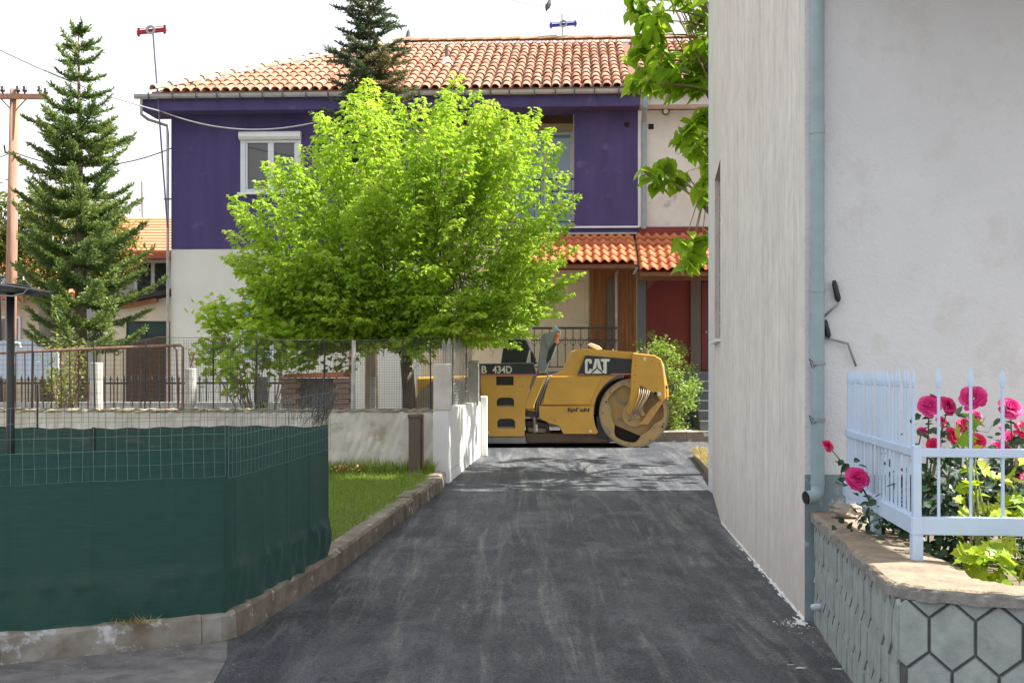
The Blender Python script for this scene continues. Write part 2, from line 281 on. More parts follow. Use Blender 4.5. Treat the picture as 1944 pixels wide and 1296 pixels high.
MT = dict(
 asphalt=m_asphalt(), streak=m_streakwall(), fabric=m_fabric(),
 ground=mat('soil', (.11,.085,.06), (.17,.14,.09), 1.5, .95, .5, 30),
 lawn=mat('lawn_soil', (.055,.075,.025), (.11,.10,.045), 3, .95, .5, 40),
 oldpave=mat('old_pavement', (.20,.19,.185), (.09,.09,.095), 5, .9, .9, 60, spots=((.36,.35,.33), 26, .62)),
 kerb=mat('weathered_concrete', (.24,.20,.16), (.13,.105,.08), 5, .92, .8, 35, spots=((.50,.50,.49), 7, .60)),
 kerbpale=mat('limewashed_concrete', (.29,.28,.255), (.16,.13,.095), 4, .9, .9, 35, spots=((.47,.48,.49), 5, .54)),
 pave=mat('pale_paving', (.50,.48,.44), (.40,.38,.35), 2, .85, .3, 50),
 coping=mat('coping_concrete', (.29,.225,.155), (.18,.14,.105), 9, .95, 1.0, 45, spots=((.14,.13,.12), 12, .60), bdist=.008),
 copingface=mat('coping_face', (.27,.26,.24), (.15,.14,.13), 14, .95, 1.0, 55, bdist=.008),
 frontwall=mat('pale_render', (.63,.645,.67), (.58,.595,.625), 1.2, .88, .7, 38, spots=((.57,.57,.58), 2.6, .54), bdist=.010),
 peel=mat('peeling_paint', (.22,.29,.31), (.17,.23,.25), 4, .85, .5, 30, spots=((.48,.49,.50), 7, .58)),
 pipeblue=mat('blue_grey_pipe', (.27,.36,.39), (.23,.315,.345), 6, .5, .1, 40),
 pvc=mat('grey_pvc', (.45,.50,.56), (.40,.45,.50), 6, .4),
 dark=mat('black_plastic', (.012,.012,.014), (.02,.02,.022), 6, .45),
 void=mat('dark_void', (.01,.009,.008), (.015,.013,.012), 6, .9),
 steel=mat('galvanised_steel', (.33,.34,.35), (.25,.26,.27), 12, .45, metal=.6),
 purple=mat('purple_paint', (.074,.055,.172), (.054,.040,.136), 1.6, .85, .3, 12, stretch=(2.2, 2.2, .45), spots=((.098,.080,.20), 2.2, .60)),
 creamwall=mat('cream_render', (.70,.58,.43), (.62,.51,.38), 2, .9, .2, 20),
 housewhite=mat('white_house_paint', (.66,.66,.63), (.58,.58,.56), 1, .9, .2, 15),
 neighbour=mat('stained_white_render', (.62,.60,.57), (.50,.48,.46), 1.3, .9, .3, 15, spots=((.36,.35,.35), 1.8, .62)),
 maroon=mat('maroon_paint', (.20,.030,.026), (.165,.025,.022), 2, .75, .2, 20),
 maroon_d=mat('maroon_door', (.17,.022,.020), (.14,.018,.018), 2, .5),
 brown=mat('brown_pilaster', (.16,.12,.10), (.13,.10,.085), 4, .7),
 slate=mat('grey_post', (.10,.11,.12), (.08,.09,.10), 4, .7),
 wood=mat('orange_pine', (.30,.115,.030), (.20,.070,.018), 3, .55, .3, 30, stretch=(8,8,.6)),
 beam=mat('brown_beam', (.20,.085,.04), (.13,.055,.03), 5, .6, stretch=(.6,4,4)),
 whitepaint=mat('white_plastic', (.78,.79,.80), (.72,.73,.75), 4, .4),
 winframe=mat('window_aluminium', (.66,.70,.76), (.60,.64,.70), 4, .4),
 gutter=mat('zinc_gutter', (.42,.42,.41), (.32,.32,.31), 6, .5, metal=.3),
 glass=m_glass('window_glass', (.035,.04,.045)), glassblue=m_glass('balcony_glass', (.16,.30,.40), .08),
 curtain=mat('grey_curtain', (.36,.34,.31), (.28,.26,.24), 5, .9, stretch=(6,6,.4)),
 iron=mat('dark_iron', (.022,.022,.026), (.03,.03,.034), 8, .55),
 rust=mat('rusty_steel', (.17,.075,.045), (.09,.045,.035), 9, .8, .4, 40),
 rustlight=mat('rusty_tube', (.28,.16,.12), (.15,.075,.05), 7, .7, .3, 40),
 wire=mat('galvanised_wire', (.10,.085,.075), (.06,.05,.045), 9, .7),
 greenwire=mat('green_coated_wire', (.13,.22,.21), (.09,.16,.155), 9, .45),
 concretepost=mat('concrete_post', (.48,.47,.44), (.36,.35,.32), 8, .95, .6, 40),
 wallgrey=mat('limewashed_wall', (.66,.63,.58), (.50,.46,.40), 2.2, .92, .6, 14, spots=((.40,.35,.28), 3.2, .58), bdist=.004),
 wallcap=mat('mossy_wall_cap', (.34,.30,.22), (.22,.19,.13), 6, .95, .9, 40),
 wallwhite=mat('white_gate_wall', (.80,.80,.79), (.74,.74,.72), 2, .9, .3, 16),
 brownpost=mat('brown_post', (.12,.085,.065), (.095,.068,.052), 5, .5),
 fence=mat('pale_blue_paint', (.48,.60,.77), (.44,.55,.72), 5, .45, .15, 60, spots=((.30,.20,.17), 38, .78)),
 hexa=mat('grey_green_stone', (.30,.335,.33), (.22,.245,.245), 9, .9, .9, 30, spots=((.33,.32,.30), 11, .60), bdist=.006),
 groove=mat('dark_mortar', (.075,.082,.086), (.10,.107,.11), 12, .9, .6, 50),
 stone=mat('rough_stone', (.36,.32,.27), (.22,.19,.16), 12, .95, 1.0, 40, bdist=.01),
 catyellow=mat('machine_yellow', (.66,.36,.060), (.58,.31,.050), 2.5, .45, .06, 40, spots=((.40,.22,.06), 4.5, .66)),
 catdusty=mat('dusty_machine_yellow', (.56,.32,.085), (.48,.28,.10), 5, .6, .1, 40, spots=((.36,.26,.15), 5, .58)),
 drum=mat('drum_dusty_yellow', (.50,.32,.13), (.42,.29,.15), 6, .7, .2, 40, spots=((.30,.24,.17), 5, .55)),
 drumsteel=mat('worn_drum_steel', (.30,.25,.19), (.22,.18,.14), 8, .6, .2, 50),
 catblack=mat('machine_black', (.018,.020,.024), (.026,.028,.032), 4, .5),
 hitch=mat('greasy_steel', (.13,.085,.055), (.08,.055,.04), 9, .6, .4, 40),
 machinegrey=mat('machine_grey', (.24,.25,.26), (.19,.20,.21), 5, .5),
 sticker=mat('white_sticker', (.75,.75,.72), (.68,.68,.66), 9, .5),
 orange=mat('orange_reflector', (.80,.22,.02), (.72,.18,.02), 9, .3),
 redstripe=mat('pink_stripe', (.50,.16,.17), (.45,.13,.14), 9, .5),
 bark=mat('tree_bark', (.20,.165,.125), (.11,.09,.065), 14, .95, .9, 30, stretch=(1,1,.25), bdist=.01),
 twig=mat('pale_twig', (.30,.23,.15), (.20,.15,.10), 14, .9),
 poleold=mat('weathered_pole', (.42,.24,.16), (.26,.15,.11), 4, .9, .5, 20, stretch=(6,6,.3)),
 insul=mat('brown_insulator', (.04,.03,.035), (.06,.04,.04), 5, .3),
 cable=mat('grey_cable', (.34,.34,.35), (.28,.28,.29), 6, .6),
 cabledark=mat('dark_cable', (.06,.06,.065), (.05,.05,.055), 6, .6),
 redplastic=mat('red_aerial', (.45,.03,.04), (.38,.03,.04), 6, .5),
 blueplastic=mat('blue_aerial', (.04,.05,.42), (.04,.05,.36), 6, .5),
 feather=mat('dark_feather', (.03,.03,.033), (.05,.05,.052), 20, .7),
 terracotta=mat('terracotta_slab', (.60,.22,.11), (.48,.17,.09), 5, .85),
 brick=mat('red_brick', (.34,.24,.18), (.26,.17,.13), 20, .9, .5, 60),
 farwall=mat('far_beige_wall', (.55,.47,.36), (.48,.41,.32), 1, .9),
 fargrey=mat('far_grey_wall', (.50,.50,.48), (.44,.44,.42), 1, .9),
 greendoor=mat('dark_green_door', (.012,.040,.032), (.010,.030,.026), 5, .5),
 shedroof=mat('black_roofing', (.02,.02,.022), (.035,.034,.034), 6, .8),
 bluepale=mat('pale_blue_sheet', (.50,.58,.70), (.42,.50,.62), 2, .6),
 dryleaf=mat('dry_leaf', (.40,.20,.08), (.30,.15,.06), 9, .9),
 tiles=m_tile('old_clay_tile', [(.34,.14,.085),(.44,.205,.125),(.49,.26,.17),(.38,.18,.115)]),
 ridge=m_tile('pale_ridge_tile', [(.56,.38,.26),(.62,.43,.30),(.52,.33,.22),(.58,.42,.31)]),
 tilebed=mat('tile_underlay', (.22,.115,.075), (.16,.085,.06), 4, .9),
 newtile=m_tile('orange_tile', [(.58,.17,.07),(.66,.215,.09),(.62,.19,.08),(.54,.155,.065)]),
 fartile=mat('far_orange_tile', (.66,.25,.13), (.58,.20,.10), 12, .9),
 maple=leafmat('maple_leaf', (.21,.38,.030), (.39,.575,.060), (.58,.70,.15), .55),
 catalpa=leafmat('catalpa_leaf', (.18,.34,.02), (.30,.48,.032), (.46,.60,.07), .55, .4),
 vineleaf=leafmat('vine_leaf', (.20,.34,.02), (.34,.47,.03), (.55,.58,.06), .5),
 roseleaf=leafmat('rose_leaf', (.018,.045,.022), (.032,.072,.034), (.05,.10,.045), .25, .35),
 rosepetal=leafmat('rose_petal', (.52,.012,.13), (.72,.032,.26), (.84,.14,.42), .3, .5),
 roseredpetal=leafmat('red_rose_petal', (.60,.010,.07), (.76,.022,.15), (.84,.08,.26), .3, .5),
 fir=leafmat('fir_needle', (.060,.110,.042), (.130,.200,.070), (.25,.33,.10), .35, .5),
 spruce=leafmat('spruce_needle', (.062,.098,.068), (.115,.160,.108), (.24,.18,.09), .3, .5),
 shrub=leafmat('shrub_leaf', (.15,.25,.04), (.27,.40,.08), (.42,.53,.16), .4),
 farleaf=leafmat('far_leaf', (.12,.16,.03), (.20,.24,.05), (.30,.31,.08), .35),
 grass=leafmat('grass_blade', (.13,.21,.03), (.23,.35,.05), (.38,.43,.11), .4),
 drygrass=leafmat('dry_grass', (.30,.22,.08), (.42,.33,.14), (.55,.45,.22), .3),
)

# ------------------------------------------------------------------ leaves
T_RHOMB = ([(0,0,0),(.45,.5,.06),(1,0,0),(.45,-.5,.06)], [(0,1,2),(0,2,3)])
T_OVATE = ([(0,0,0),(.25,.42,.05),(.6,.38,.05),(1,0,-.06),(.6,-.38,.05),(.25,-.42,.05),(.45,0,-.03)], [(0,1,6),(1,2,6),(2,3,6),(3,4,6),(4,5,6),(5,0,6)])
T_HEART = ([(0,0,0),(-.12,.30,.03),(.10,.52,.07),(.42,.50,.07),(.75,.24,.02),(1.05,0,-.12),(.75,-.24,.02),(.42,-.50,.07),(.10,-.52,.07),(-.12,-.30,.03),(.4,0,-.03)],
           [(i,i+1,10) for i in range(9)]+[(9,0,10)])
T_LOBED = ([(0,0,0),(-.10,.26,0),(.02,.55,.05),(.22,.36,.02),(.42,.62,.07),(.52,.30,.02),(.66,.34,.03),(.72,.14,.02),(1.0,0,-.05),(.72,-.14,.02),(.66,-.34,.03),(.52,-.30,.02),(.42,-.62,.07),(.22,-.36,.02),(.02,-.55,.05),(-.10,-.26,0),(.4,0,-.03)],
           [(i,i+1,16) for i in range(15)]+[(15,0,16)])
T_PETAL = ([(0,0,0),(.18,.34,.10),(.55,.52,.05),(.88,.36,-.06),(.98,0,-.10),(.88,-.36,-.06),(.55,-.52,.05),(.18,-.34,.10),(.5,0,.20)], [(i,(i+1)%8,8) for i in range(8)])
T_BLADE = ([(0,.5,0),(0,-.5,0),(.55,.32,.10),(.55,-.32,.10),(1,0,.32)], [(0,1,3,2),(2,3,4)])
T_NEEDLE = ([(0,.25,0),(0,-.25,0),(.8,-.5,0),(1,0,.05),(.8,.5,0)], [(0,1,2,3,4)])
def leaves(name, mt, pos, dirs, L, W, tint, tmpl, parent=None, up=None, jitter=.5):
    pos = np.asarray(pos, float); n = len(pos); d = np.asarray(dirs, float); d = d/np.linalg.norm(d, axis=1, keepdims=True)
    up = np.tile(np.array([0,0,1.0]), (n,1)) if up is None else np.asarray(up, float)
    up = up+rng.normal(0, jitter, (n,3))
    s = np.cross(up, d); s /= np.linalg.norm(s, axis=1, keepdims=True)+1e-9; nr = np.cross(d, s)
    tv, tf = tmpl; tv = np.array(tv); k = len(tv)
    L = np.broadcast_to(np.asarray(L, float), (n,)); W = np.broadcast_to(np.asarray(W, float), (n,))
    V = pos[:,None,:]+d[:,None,:]*(tv[None,:,0]*L[:,None])[...,None]+s[:,None,:]*(tv[None,:,1]*W[:,None])[...,None]+nr[:,None,:]*(tv[None,:,2]*L[:,None])[...,None]
    off = (np.arange(n)*k)
    faces = []
    for f in tf:
        faces.append((off[:,None]+np.array(f)[None,:]).tolist())
    mb = MB(); mb.v = V.reshape(-1,3).tolist(); mb.f = [tuple(q) for fl in faces for q in fl]
    mb.t = np.repeat(np.clip(np.asarray(tint, float), 0, 1), k)
    return mb.build(name, mt, parent, fix=False)
def unit(n):
    v = rng.normal(0,1,(n,3)); return v/np.linalg.norm(v, axis=1, keepdims=True)

# ================================================================== THE SETTING
def sheet(xs, ys, dz, zf=zg):
    mb = MB(); nx = len(xs)
    vs = [(x, y, zf(y)+dz) for y in ys for x in xs]
    return mb.add(vs, [(j*nx+i, j*nx+i+1, (j+1)*nx+i+1, (j+1)*nx+i) for j in range(len(ys)-1) for i in range(nx-1)])
struct(sheet([-500, -14, 14, 500], [-60, 8, 20, 25, 700], -.06).build('ground', MT['ground'], fix=False))
road = struct(sheet([-13, -6, 0, 6, 13], [-5, 4, 8, 11, 14, 17, 20, 21.85], 0).build('road', MT['asphalt'], fix=False))
# left kerb: outer base line
KL = [(-4.2, 6.18), (-2.82, 6.96), (-1.69, 7.58), (-1.36, 9.6), (-.78, 15.2)]
def kx(Y):
    for (x0, y0), (x1, y1) in zip(KL, KL[1:]):
        if y0 <= Y <= y1: return x0+(x1-x0)*(Y-y0)/(y1-y0)
    return KL[-1][0]
KH = .165
kerb = struct(MB().box(-.001, .001, 0, .002, 0, .002).build('kerb_left', MT['kerb']))
bpy.data.objects.remove(kerb)
def kerb_run(pts, name, h, wdt, mt, lens, inward=-1, jit=0, dz=0):
    root = None
    for (a, b), L in zip(zip(pts, pts[1:]), lens):
        a = Vector((a[0], a[1], 0)); b = Vector((b[0], b[1], 0)); tot = (b-a).length; d = (b-a)/tot; nrm = Vector((-d.y, d.x, 0))
        n = max(1, round(tot/L)); L = tot/n
        for i in range(n):
            p0 = a+d*(L*i+.003); p1 = a+d*(L*(i+1)-.003); mb = MB(); m = max(2, int(L/.12)); vs = []
            dj = random.uniform(-1, 1)*jit
            for k in range(m+1):
                q = p0+(p1-p0)*k/m; z = zg(q.y)+dz; r = lambda s: random.uniform(-s, s)
                for (u, hh) in ((0, -.05), (0, .05), (.004, h-.022), (.024, h), (wdt*.55, h+.004), (wdt, h-.01), (wdt, -.05)):
                    off = nrm*(u+dj+r(.005))
                    vs.append((q.x+off.x, q.y+off.y, z+hh+(r(.006)+dj*.4 if hh > 0 else 0)))
            c = 7; fs = [(k*c+i2, k*c+i2+1, (k+1)*c+i2+1, (k+1)*c+i2) for k in range(m) for i2 in range(c-1)]
            fs += [tuple(range(c)), tuple(range(m*c+c-1, m*c-1, -1))]
            mb.add(vs, fs)
            if root is None: root = struct(mb.build(name, mt, smooth=False))
            else: mb.build('kerb_stone', mt, root)
    return root
kerb_run([(-5.2, 5.62), KL[0], KL[1], (-1.84, 7.50), (-1.735, 7.575), (-1.675, 7.70)], 'kerb_front', KH, .16, MT['kerbpale'], [1.2, 1.6, 1.3, .3, .3])
kerb_run([(-1.675, 7.70), (-1.36, 9.6), (-1.06, 12.5)], 'kerb_left', KH, .17, MT['kerb'], [2.1, 3.0])
kerb_run([(-1.06, 12.5), KL[-1]], 'kerb_end', KH, .17, MT['kerb'], [.42], jit=.022)
def rk(Y): return 2.36+(Y-14.4)*.045
kerb_run([(rk(21.2), 18.6), (rk(14.4), 14.3)], 'kerb_right', .10, .14, MT['kerb'], [.8], jit=.012)
kerb_run([(9.0, 21.86), (-9.0, 21.86)], 'kerb_house', .18, .16, MT['kerb'], [1.0], inward=1)
# raised ground behind the kerbs
def poly_sheet(pts, dz, name, mt):
    bm = bmesh.new(); vs = [bm.verts.new((x, y, zg(y)+dz)) for x, y in pts]; bm.faces.new(vs)
    for yy in (8.0, 10, 12, 14, 16, 18, 20.0):
        bmesh.ops.bisect_plane(bm, geom=bm.verts[:]+bm.edges[:]+bm.faces[:], plane_co=(0, yy, 0), plane_no=(0, 1, 0))
    for v in bm.verts: v.co.z = zg(v.co.y)+dz
    bm.normal_update()
    for f in bm.faces:
        if f.normal.z < 0: f.normal_flip()
    me = bpy.data.meshes.new(name); bm.to_mesh(me); bm.free(); me.materials.append(mt)
    o = bpy.data.objects.new(name, me); COL.objects.link(o); return struct(o)
poly_sheet([(-5.3, 5.75), (-4.24, 6.30), (-2.88, 7.08), (-1.80, 7.70), (-1.50, 9.6), (-.92, 15.2), (-.92, 15.6), (-12, 15.6), (-12, 5.75)], KH-.03, 'lawn', MT['lawn'])
poly_sheet([(-.75, 15.62), (-.47, 18.8), (-.47, 19.2), (-12.5, 19.2), (-12.5, 15.62)], .14, 'yard', MT['ground'])
poly_sheet([(rk(14.4)+.1, 14.3), (rk(21.2)+.1, 18.7), (9, 18.7), (9, 14.3)], .07, 'verge', MT['ground'])
poly_sheet([(-9, 22.0), (9, 22.0), (9, 34), (-9, 34)], .165, 'pavement', MT['pave'])
poly_sheet([(-24, 22.0), (-9.02, 22.0), (-9.02, 60), (-24, 60)], .15, 'far_yard', MT['ground'])
# old pavement in the near left corner, with crumbs of stone
pp = [(-6, 3.6), (-1.28, 3.6), (-1.36, 4.6), (-1.42, 5.3), (-1.5, 6.0), (-1.55, 6.6), (-1.6, 7.1), (-1.70, 7.55), (-2.82, 6.94), (-4.2, 6.16), (-6, 5.1)]
poly_sheet(pp, .005, 'old_pavement', MT['oldpave'])
mb = MB()
for i in range(260):
    if i < 130: x = random.uniform(-3.0, -1.45); y = random.uniform(6.0, 7.3)
    elif i < 200: y = random.uniform(6.1, 8.1); x = 1.785+(y-6.56)*.109-abs(random.gauss(.02, .05))
    else: x = random.uniform(-1.3, 1.6); y = random.uniform(6.2, 10)
    s = random.uniform(.003, .010 if i < 200 else .006); q = random.random()*6
    vs = [(x+s*math.cos(q+k*2.1)*random.uniform(.7, 1.3), y+s*math.sin(q+k*2.1)*random.uniform(.7, 1.3), zg(y)+.002) for k in range(3)]+[(x, y, zg(y)+s*1.2)]
    mb.add(vs, [(0,1,3),(1,2,3),(2,0,3)])
stuff(mb.build('gravel_crumbs', MT['kerb']))
def specks(n, mt, name, smin, smax, lines=()):
    mb = MB()
    for i in range(n):
        if lines and random.random() < .45:
            x0, ya, yb = random.choice(lines); y = random.uniform(ya, yb); x = x0+y*.0675+random.gauss(0, .03)+.05*math.sin(y*1.7+x0)
        else:
            y = 6.2+11*random.random()**1.9; x = random.uniform(-2.2, 2.5)
        if y > 7.5 and x < kx(min(y, 15.1))+.02: continue
        if x > (1.785+(y-6.56)*.109 if y < 8.1 else 1.88+.035*(y-8.15))-.02: continue
        s = random.uniform(smin, smax)*(.7+.05*y); q = random.random()*6; vs = []
        for k in range(4): r_ = s*random.uniform(.5, 1.2); vs.append((x+r_*math.cos(q+k*1.57), y+r_*math.sin(q+k*1.57)*1.3, zg(y)+.0015))
        mb.add(vs+[(x, y, zg(y)+.0015+s*.5)], [(0,1,4),(1,2,4),(2,3,4),(3,0,4)])
    return stuff(mb.build(name, mt))
specks(5200, mat('pale_grit', (.30,.31,.32), (.20,.205,.21), 30, .9), 'pale_grit', .0015, .0048, ((-.55, 7.0, 13.5), (-.25, 6.3, 12), (.15, 6.5, 14), (.75, 7, 15.5), (-.85, 6.3, 10), (.5, 6.3, 9)))
specks(2600, mat('dark_grit', (.012,.013,.016), (.02,.02,.023), 30, .8), 'dark_grit', .002, .006)
# spilt white paint at the corner of the building
def blob(cx, cy, rx, ry, n=26, j=.35, dz=.004):
    pts = []
    for k in range(n):
        a = 2*math.pi*k/n; q = 1+random.uniform(-j, j); pts.append((cx+rx*q*math.cos(a), cy+ry*q*math.sin(a), zg(cy+ry*q*math.sin(a))+dz))
    return pts
mb = MB()
mb.face(blob(1.85, 8.12, .030, .11, 30, .5))
for i in range(60):
    a = random.random()*6.3; d = abs(random.gauss(0, .10)); mb.face(blob(1.82+d*math.cos(a)*.75-.03, 8.05+d*math.sin(a)*1.4, random.uniform(.002, .007), random.uniform(.004, .018), 8))
for (px, py, rx, ry) in ((1520, 1268, .04, .012), (1590, 1270, .03, .010), (1500, 1262, .02, .006)):
    g = G(px, py); mb.face(blob(g.x, g.y, rx, ry, 12, .4))
for i in range(26):
    t_ = random.random(); mb.face(blob(1.878+.1*t_+random.uniform(-.012, .008), 8.2+3.0*t_, random.uniform(.003, .010), random.uniform(.02, .07), 9))
mb.build('paint_splash', MT['whitepaint'], road)
mb = MB(); g = G(1085, 1085)
mb.face([(g.x+random.uniform(-.012, .012)+.02*math.sin(k*.5), g.y+(k-8)*.035, .005) for k in range(17)]+[(g.x+.02+random.uniform(-.008, .012)+.02*math.sin(k*.5), g.y+(k-8)*.035, .005) for k in range(16, -1, -1)])
mb.build('tar_streak', MT['catblack'], road)

# ================================================================== THE HOUSE FRAME (two joined houses, turned a little from the camera)
HROT = -R(3.0); HX, HYY = (325-CX)*25.3/F, 25.3; HZ = zg(25)+.165
HC, HS = math.cos(HROT), math.sin(HROT)
def H(px, py, d=0.0):       # photo pixel -> house-local (x, z) on the plane d metres behind the facade
    rx = (px-CX)/F; dx, dy = rx, 1.0
    # local y = -(X-HX)*sin + (Y-HYY)*cos
    t = (d-HX*HS+HYY*HC)/(-dx*HS+dy*HC)
    X = dx*t-HX; Y = t-HYY
    return X*HC+Y*HS, CH-(py-HY)*t/F-HZ
hx = lambda px, d=0.0: H(px, 600, d)[0]
hz = lambda py, d=0.0, px=1000: H(px, py, d)[1]
house = thing('purple_house', 'two-storey house painted purple above and white below, clay tile roof', 'house', (HX, HYY, HZ), HROT)
nb = thing('white_house', 'stained white terraced house with maroon porch joined to the purple house', 'house', (HX, HYY, HZ), HROT)
def hb(boxes, name, mt, parent, bevel=0):
    mb = MB()
    for b in boxes: mb.box(*b)
    return mb.build(name, mt, parent, local=True, bevel=bevel)
OV = .46                                        # eave overhang
xR = hx(1213); xEnd = 13.5; DEP = 9.6
zS = hz(470); zSof = hz(203, -OV); zEv = hz(180, -OV)
wx0, wx1 = hx(457), hx(572); wz0, wz1 = hz(362), hz(262)
bx0, bx1 = hx(800), hx(1090); bz0 = hz(432)
TH = .28
hb([(0, wx0, 0, TH, zS, zSof), (wx1, bx0, 0, TH, zS, zSof), (wx0, wx1, 0, TH, zS, wz0), (wx0, wx1, 0, TH, hz(247), zSof), (bx1, xR, 0, TH, bz0-.25, zSof), (bx0, bx1, 0, TH, bz0-.25, bz0-.02),
    (0, TH, TH, DEP, zS, zSof)], 'upper_wall', MT['purple'], house)
hb([(0, bx0, .003, TH, 0, zS-.001), (.003, TH, TH, DEP, 0, zS-.001)], 'lower_wall', MT['housewhite'], house)
hb([(TH, xR, DEP-.25, DEP, 0, zSof)], 'back_wall', MT['housewhite'], house)
fas = hb([(-.42, xR, -OV, TH+.1, zSof, zEv)], 'eave_fascia', MT['purple'], house)
# balcony recess
hb([(bx0, bx1, 1.25, 1.45, bz0-.02, zSof-.002), (bx0, bx0+.02, TH, 1.25, bz0, zSof-.002), (bx1-.02, bx1, TH, 1.25, bz0, zSof-.002)], 'recess_wall', MT['creamwall'], house)
hb([(bx0-.02, xR+.02, -.06, 1.25, bz0-.02, bz0+.015)], 'balcony_slab', MT['whitepaint'], house)
gx0, gx1 = hx(985, 1.25), hx(1088, 1.25); gz1 = hz(258, 1.25)
bd = hb([(gx0-.06, gx0, 1.19, 1.26, bz0+.015, gz1+.06), (gx1-.06, gx1, 1.19, 1.26, bz0+.015, gz1+.06), (gx0, gx1-.06, 1.19, 1.26, gz1, gz1+.06), ((gx0+gx1)/2-.04, (gx0+gx1)/2+.04, 1.185, 1.25, bz0+.015, gz1)], 'balcony_door', MT['winframe'], house)
hb([(gx0, (gx0+gx1)/2-.04, 1.21, 1.23, bz0+.015, gz1)], 'pane', MT['glassblue'], bd)
hb([((gx0+gx1)/2+.04, gx1-.06, 1.21, 1.23, bz0+.015, gz1)], 'pane', MT['glassblue'], bd)
rl = hb([(bx0, bx1, -.02, .02, bz0+.93, bz0+.96), (bx0, bx1, -.015, .015, bz0+.70, bz0+.72), (bx0, bx1, -.015, .015, bz0+.1, bz0+.12)], 'balcony_railing', MT['iron'], house)
bal = shared(MB().box(-.008, .008, -.008, .008, 0, .83), 'baluster', MT['iron'])
nbar = int((bx1-bx0)/.12)
for i in range(nbar): inst('baluster', bal, rl, Matrix.Translation((bx0+(i+.5)*(bx1-bx0)/nbar, 0, bz0+.11)))
# window with shutter box
wz = (wz0+hz(247))/2; wt = hz(262)
win = hb([(wx0, wx0+.10, -.03, .10, wz0, wt), (wx1-.10, wx1, -.03, .10, wz0, wt), (wx0+.10, wx1-.10, -.03, .10, wz0, wz0+.07), (wx0+.10, wx1-.10, -.03, .10, wt-.05, wt)], 'window', MT['winframe'], house, .006)
mid = (wx0+wx1)/2
hb([(mid-.06, mid+.06, -.015, .09, wz0+.07, wt-.05), (wx0+.10, wx0+.14, -.01, .09, wz0+.07, wt-.05), (wx1-.14, wx1-.10, -.01, .09, wz0+.07, wt-.05)], 'sash', MT['winframe'], win, .005)
for a, b in ((wx0+.14, mid-.06), (mid+.06, wx1-.14)):
    hb([(a, b, .03, .045, wz0+.07, wt-.05)], 'pane', MT['glass'], win)
MB().prism([(wx0-.01, .02, hz(247)), (wx0-.01, -.12, hz(247)), (wx0-.01, -.15, hz(250)), (wx0-.01, -.15, hz(257)), (wx0-.01, -.09, wt+.005), (wx0-.01, .02, wt+.005)], (wx1-wx0+.02, 0, 0)).build('shutter_box', MT['whitepaint'], win, local=True)
hb([(wx0-.05, wx1+.05, -.09, .10, wz0-.04, wz0-.002)], 'sill', MT['whitepaint'], win)
# ground-floor window, mostly behind the tree
vx0, vx1, vz0, vz1 = hx(458), hx(520), hz(690), hz(560)
w2 = hb([(vx0, vx1, -.03, .0, vz0, vz1)], 'lower_window', MT['winframe'], house, .006)
hb([(vx0+.07, vx1-.07, -.036, -.028, vz0+.07, vz1-.07)], 'pane', MT['glassblue'], w2)
# ground floor behind the porch
hb([(bx0, xR, .003, TH, 0, bz0-.252)], 'porch_wall', MT['creamwall'], house)
zF = hz(703)                                   # porch floor
pk = MB().box(-.052, .052, -.03, 0, 0, hz(505)-zF); pkm = shared(pk, 'cladding_plank', MT['wood'])
xa, xb = hx(1121), hx(1208); npk = 12
clad = hb([(xa, xb, -.012, .002, zF, hz(505))], 'wood_cladding', MT['beam'], house)
for i in range(npk): inst('plank', pkm, clad, Matrix.Translation((xa+(i+.5)*(xb-xa)/npk, -.012+random.uniform(-.004, .004), zF)) @ Matrix.Scale((xb-xa)/npk/.104*.94, 4, (1, 0, 0)))
hb([(hx(1152), hx(1166), -.06, -.043, zF, hz(530))], 'dark_door', MT['brown'], house)
# cream door with panels
dx0, dx1 = hx(1072), hx(1118)
dd = hb([(dx0, dx1, -.03, .004, zF, hz(512))], 'front_door', MT['creamwall'], house, .01)
for (a, b) in ((.15, .85), (1.0, 1.75)): hb([(dx0+.08, dx1-.08, -.042, -.028, zF+a, zF+b)], 'door_panel', MT['creamwall'], dd, .01)
MB().cyl((dx1-.06, -.03, zF+.95), (dx1-.06, -.09, zF+.95), .018).build('handle', MT['steel'], dd, local=True)
# porch platform, steps
pst = hb([(hx(1010), hx(1305), -1.1, -.001, 0, zF-.02)], 'porch_base', MT['slate'], house)
rl2 = MB()
ra, rb = hx(1010, -1.05), hx(1172, -1.05)
rl2.box(ra, rb, -1.075, -1.035, zF+.78, zF+.82); rl2.box(ra, rb, -1.065, -1.045, zF+.06, zF+.08); rl2.box(ra, rb, -1.065, -1.045, zF+.56, zF+.58)
prl = rl2.build('porch_railing', MT['iron'], house, local=True)
pb = MB().box(-.008, .008, -.008, .008, 0, .74); pb.tube([(0, 0, .40), (.05, 0, .46), (.05, 0, .52), (0, 0, .56)], .006, 5); pb.tube([(0, 0, .40), (-.05, 0, .46), (-.05, 0, .52), (0, 0, .56)], .006, 5)
pbm = shared(pb, 'porch_baluster', MT['iron'])
for i in range(11): inst('baluster', pbm, prl, Matrix.Translation((ra+(i+.3)*(rb-ra)/11, -1.055, zF+.06)))
px_ = hx(1170, -1.0)
MB().tube([(px_, -1.0, 0), (px_, -1.0, hz(520, -1.0)), (px_+.03, -1.0, hz(514, -1.0))], .028, 10).build('metal_post', MT['steel'], house, local=True)
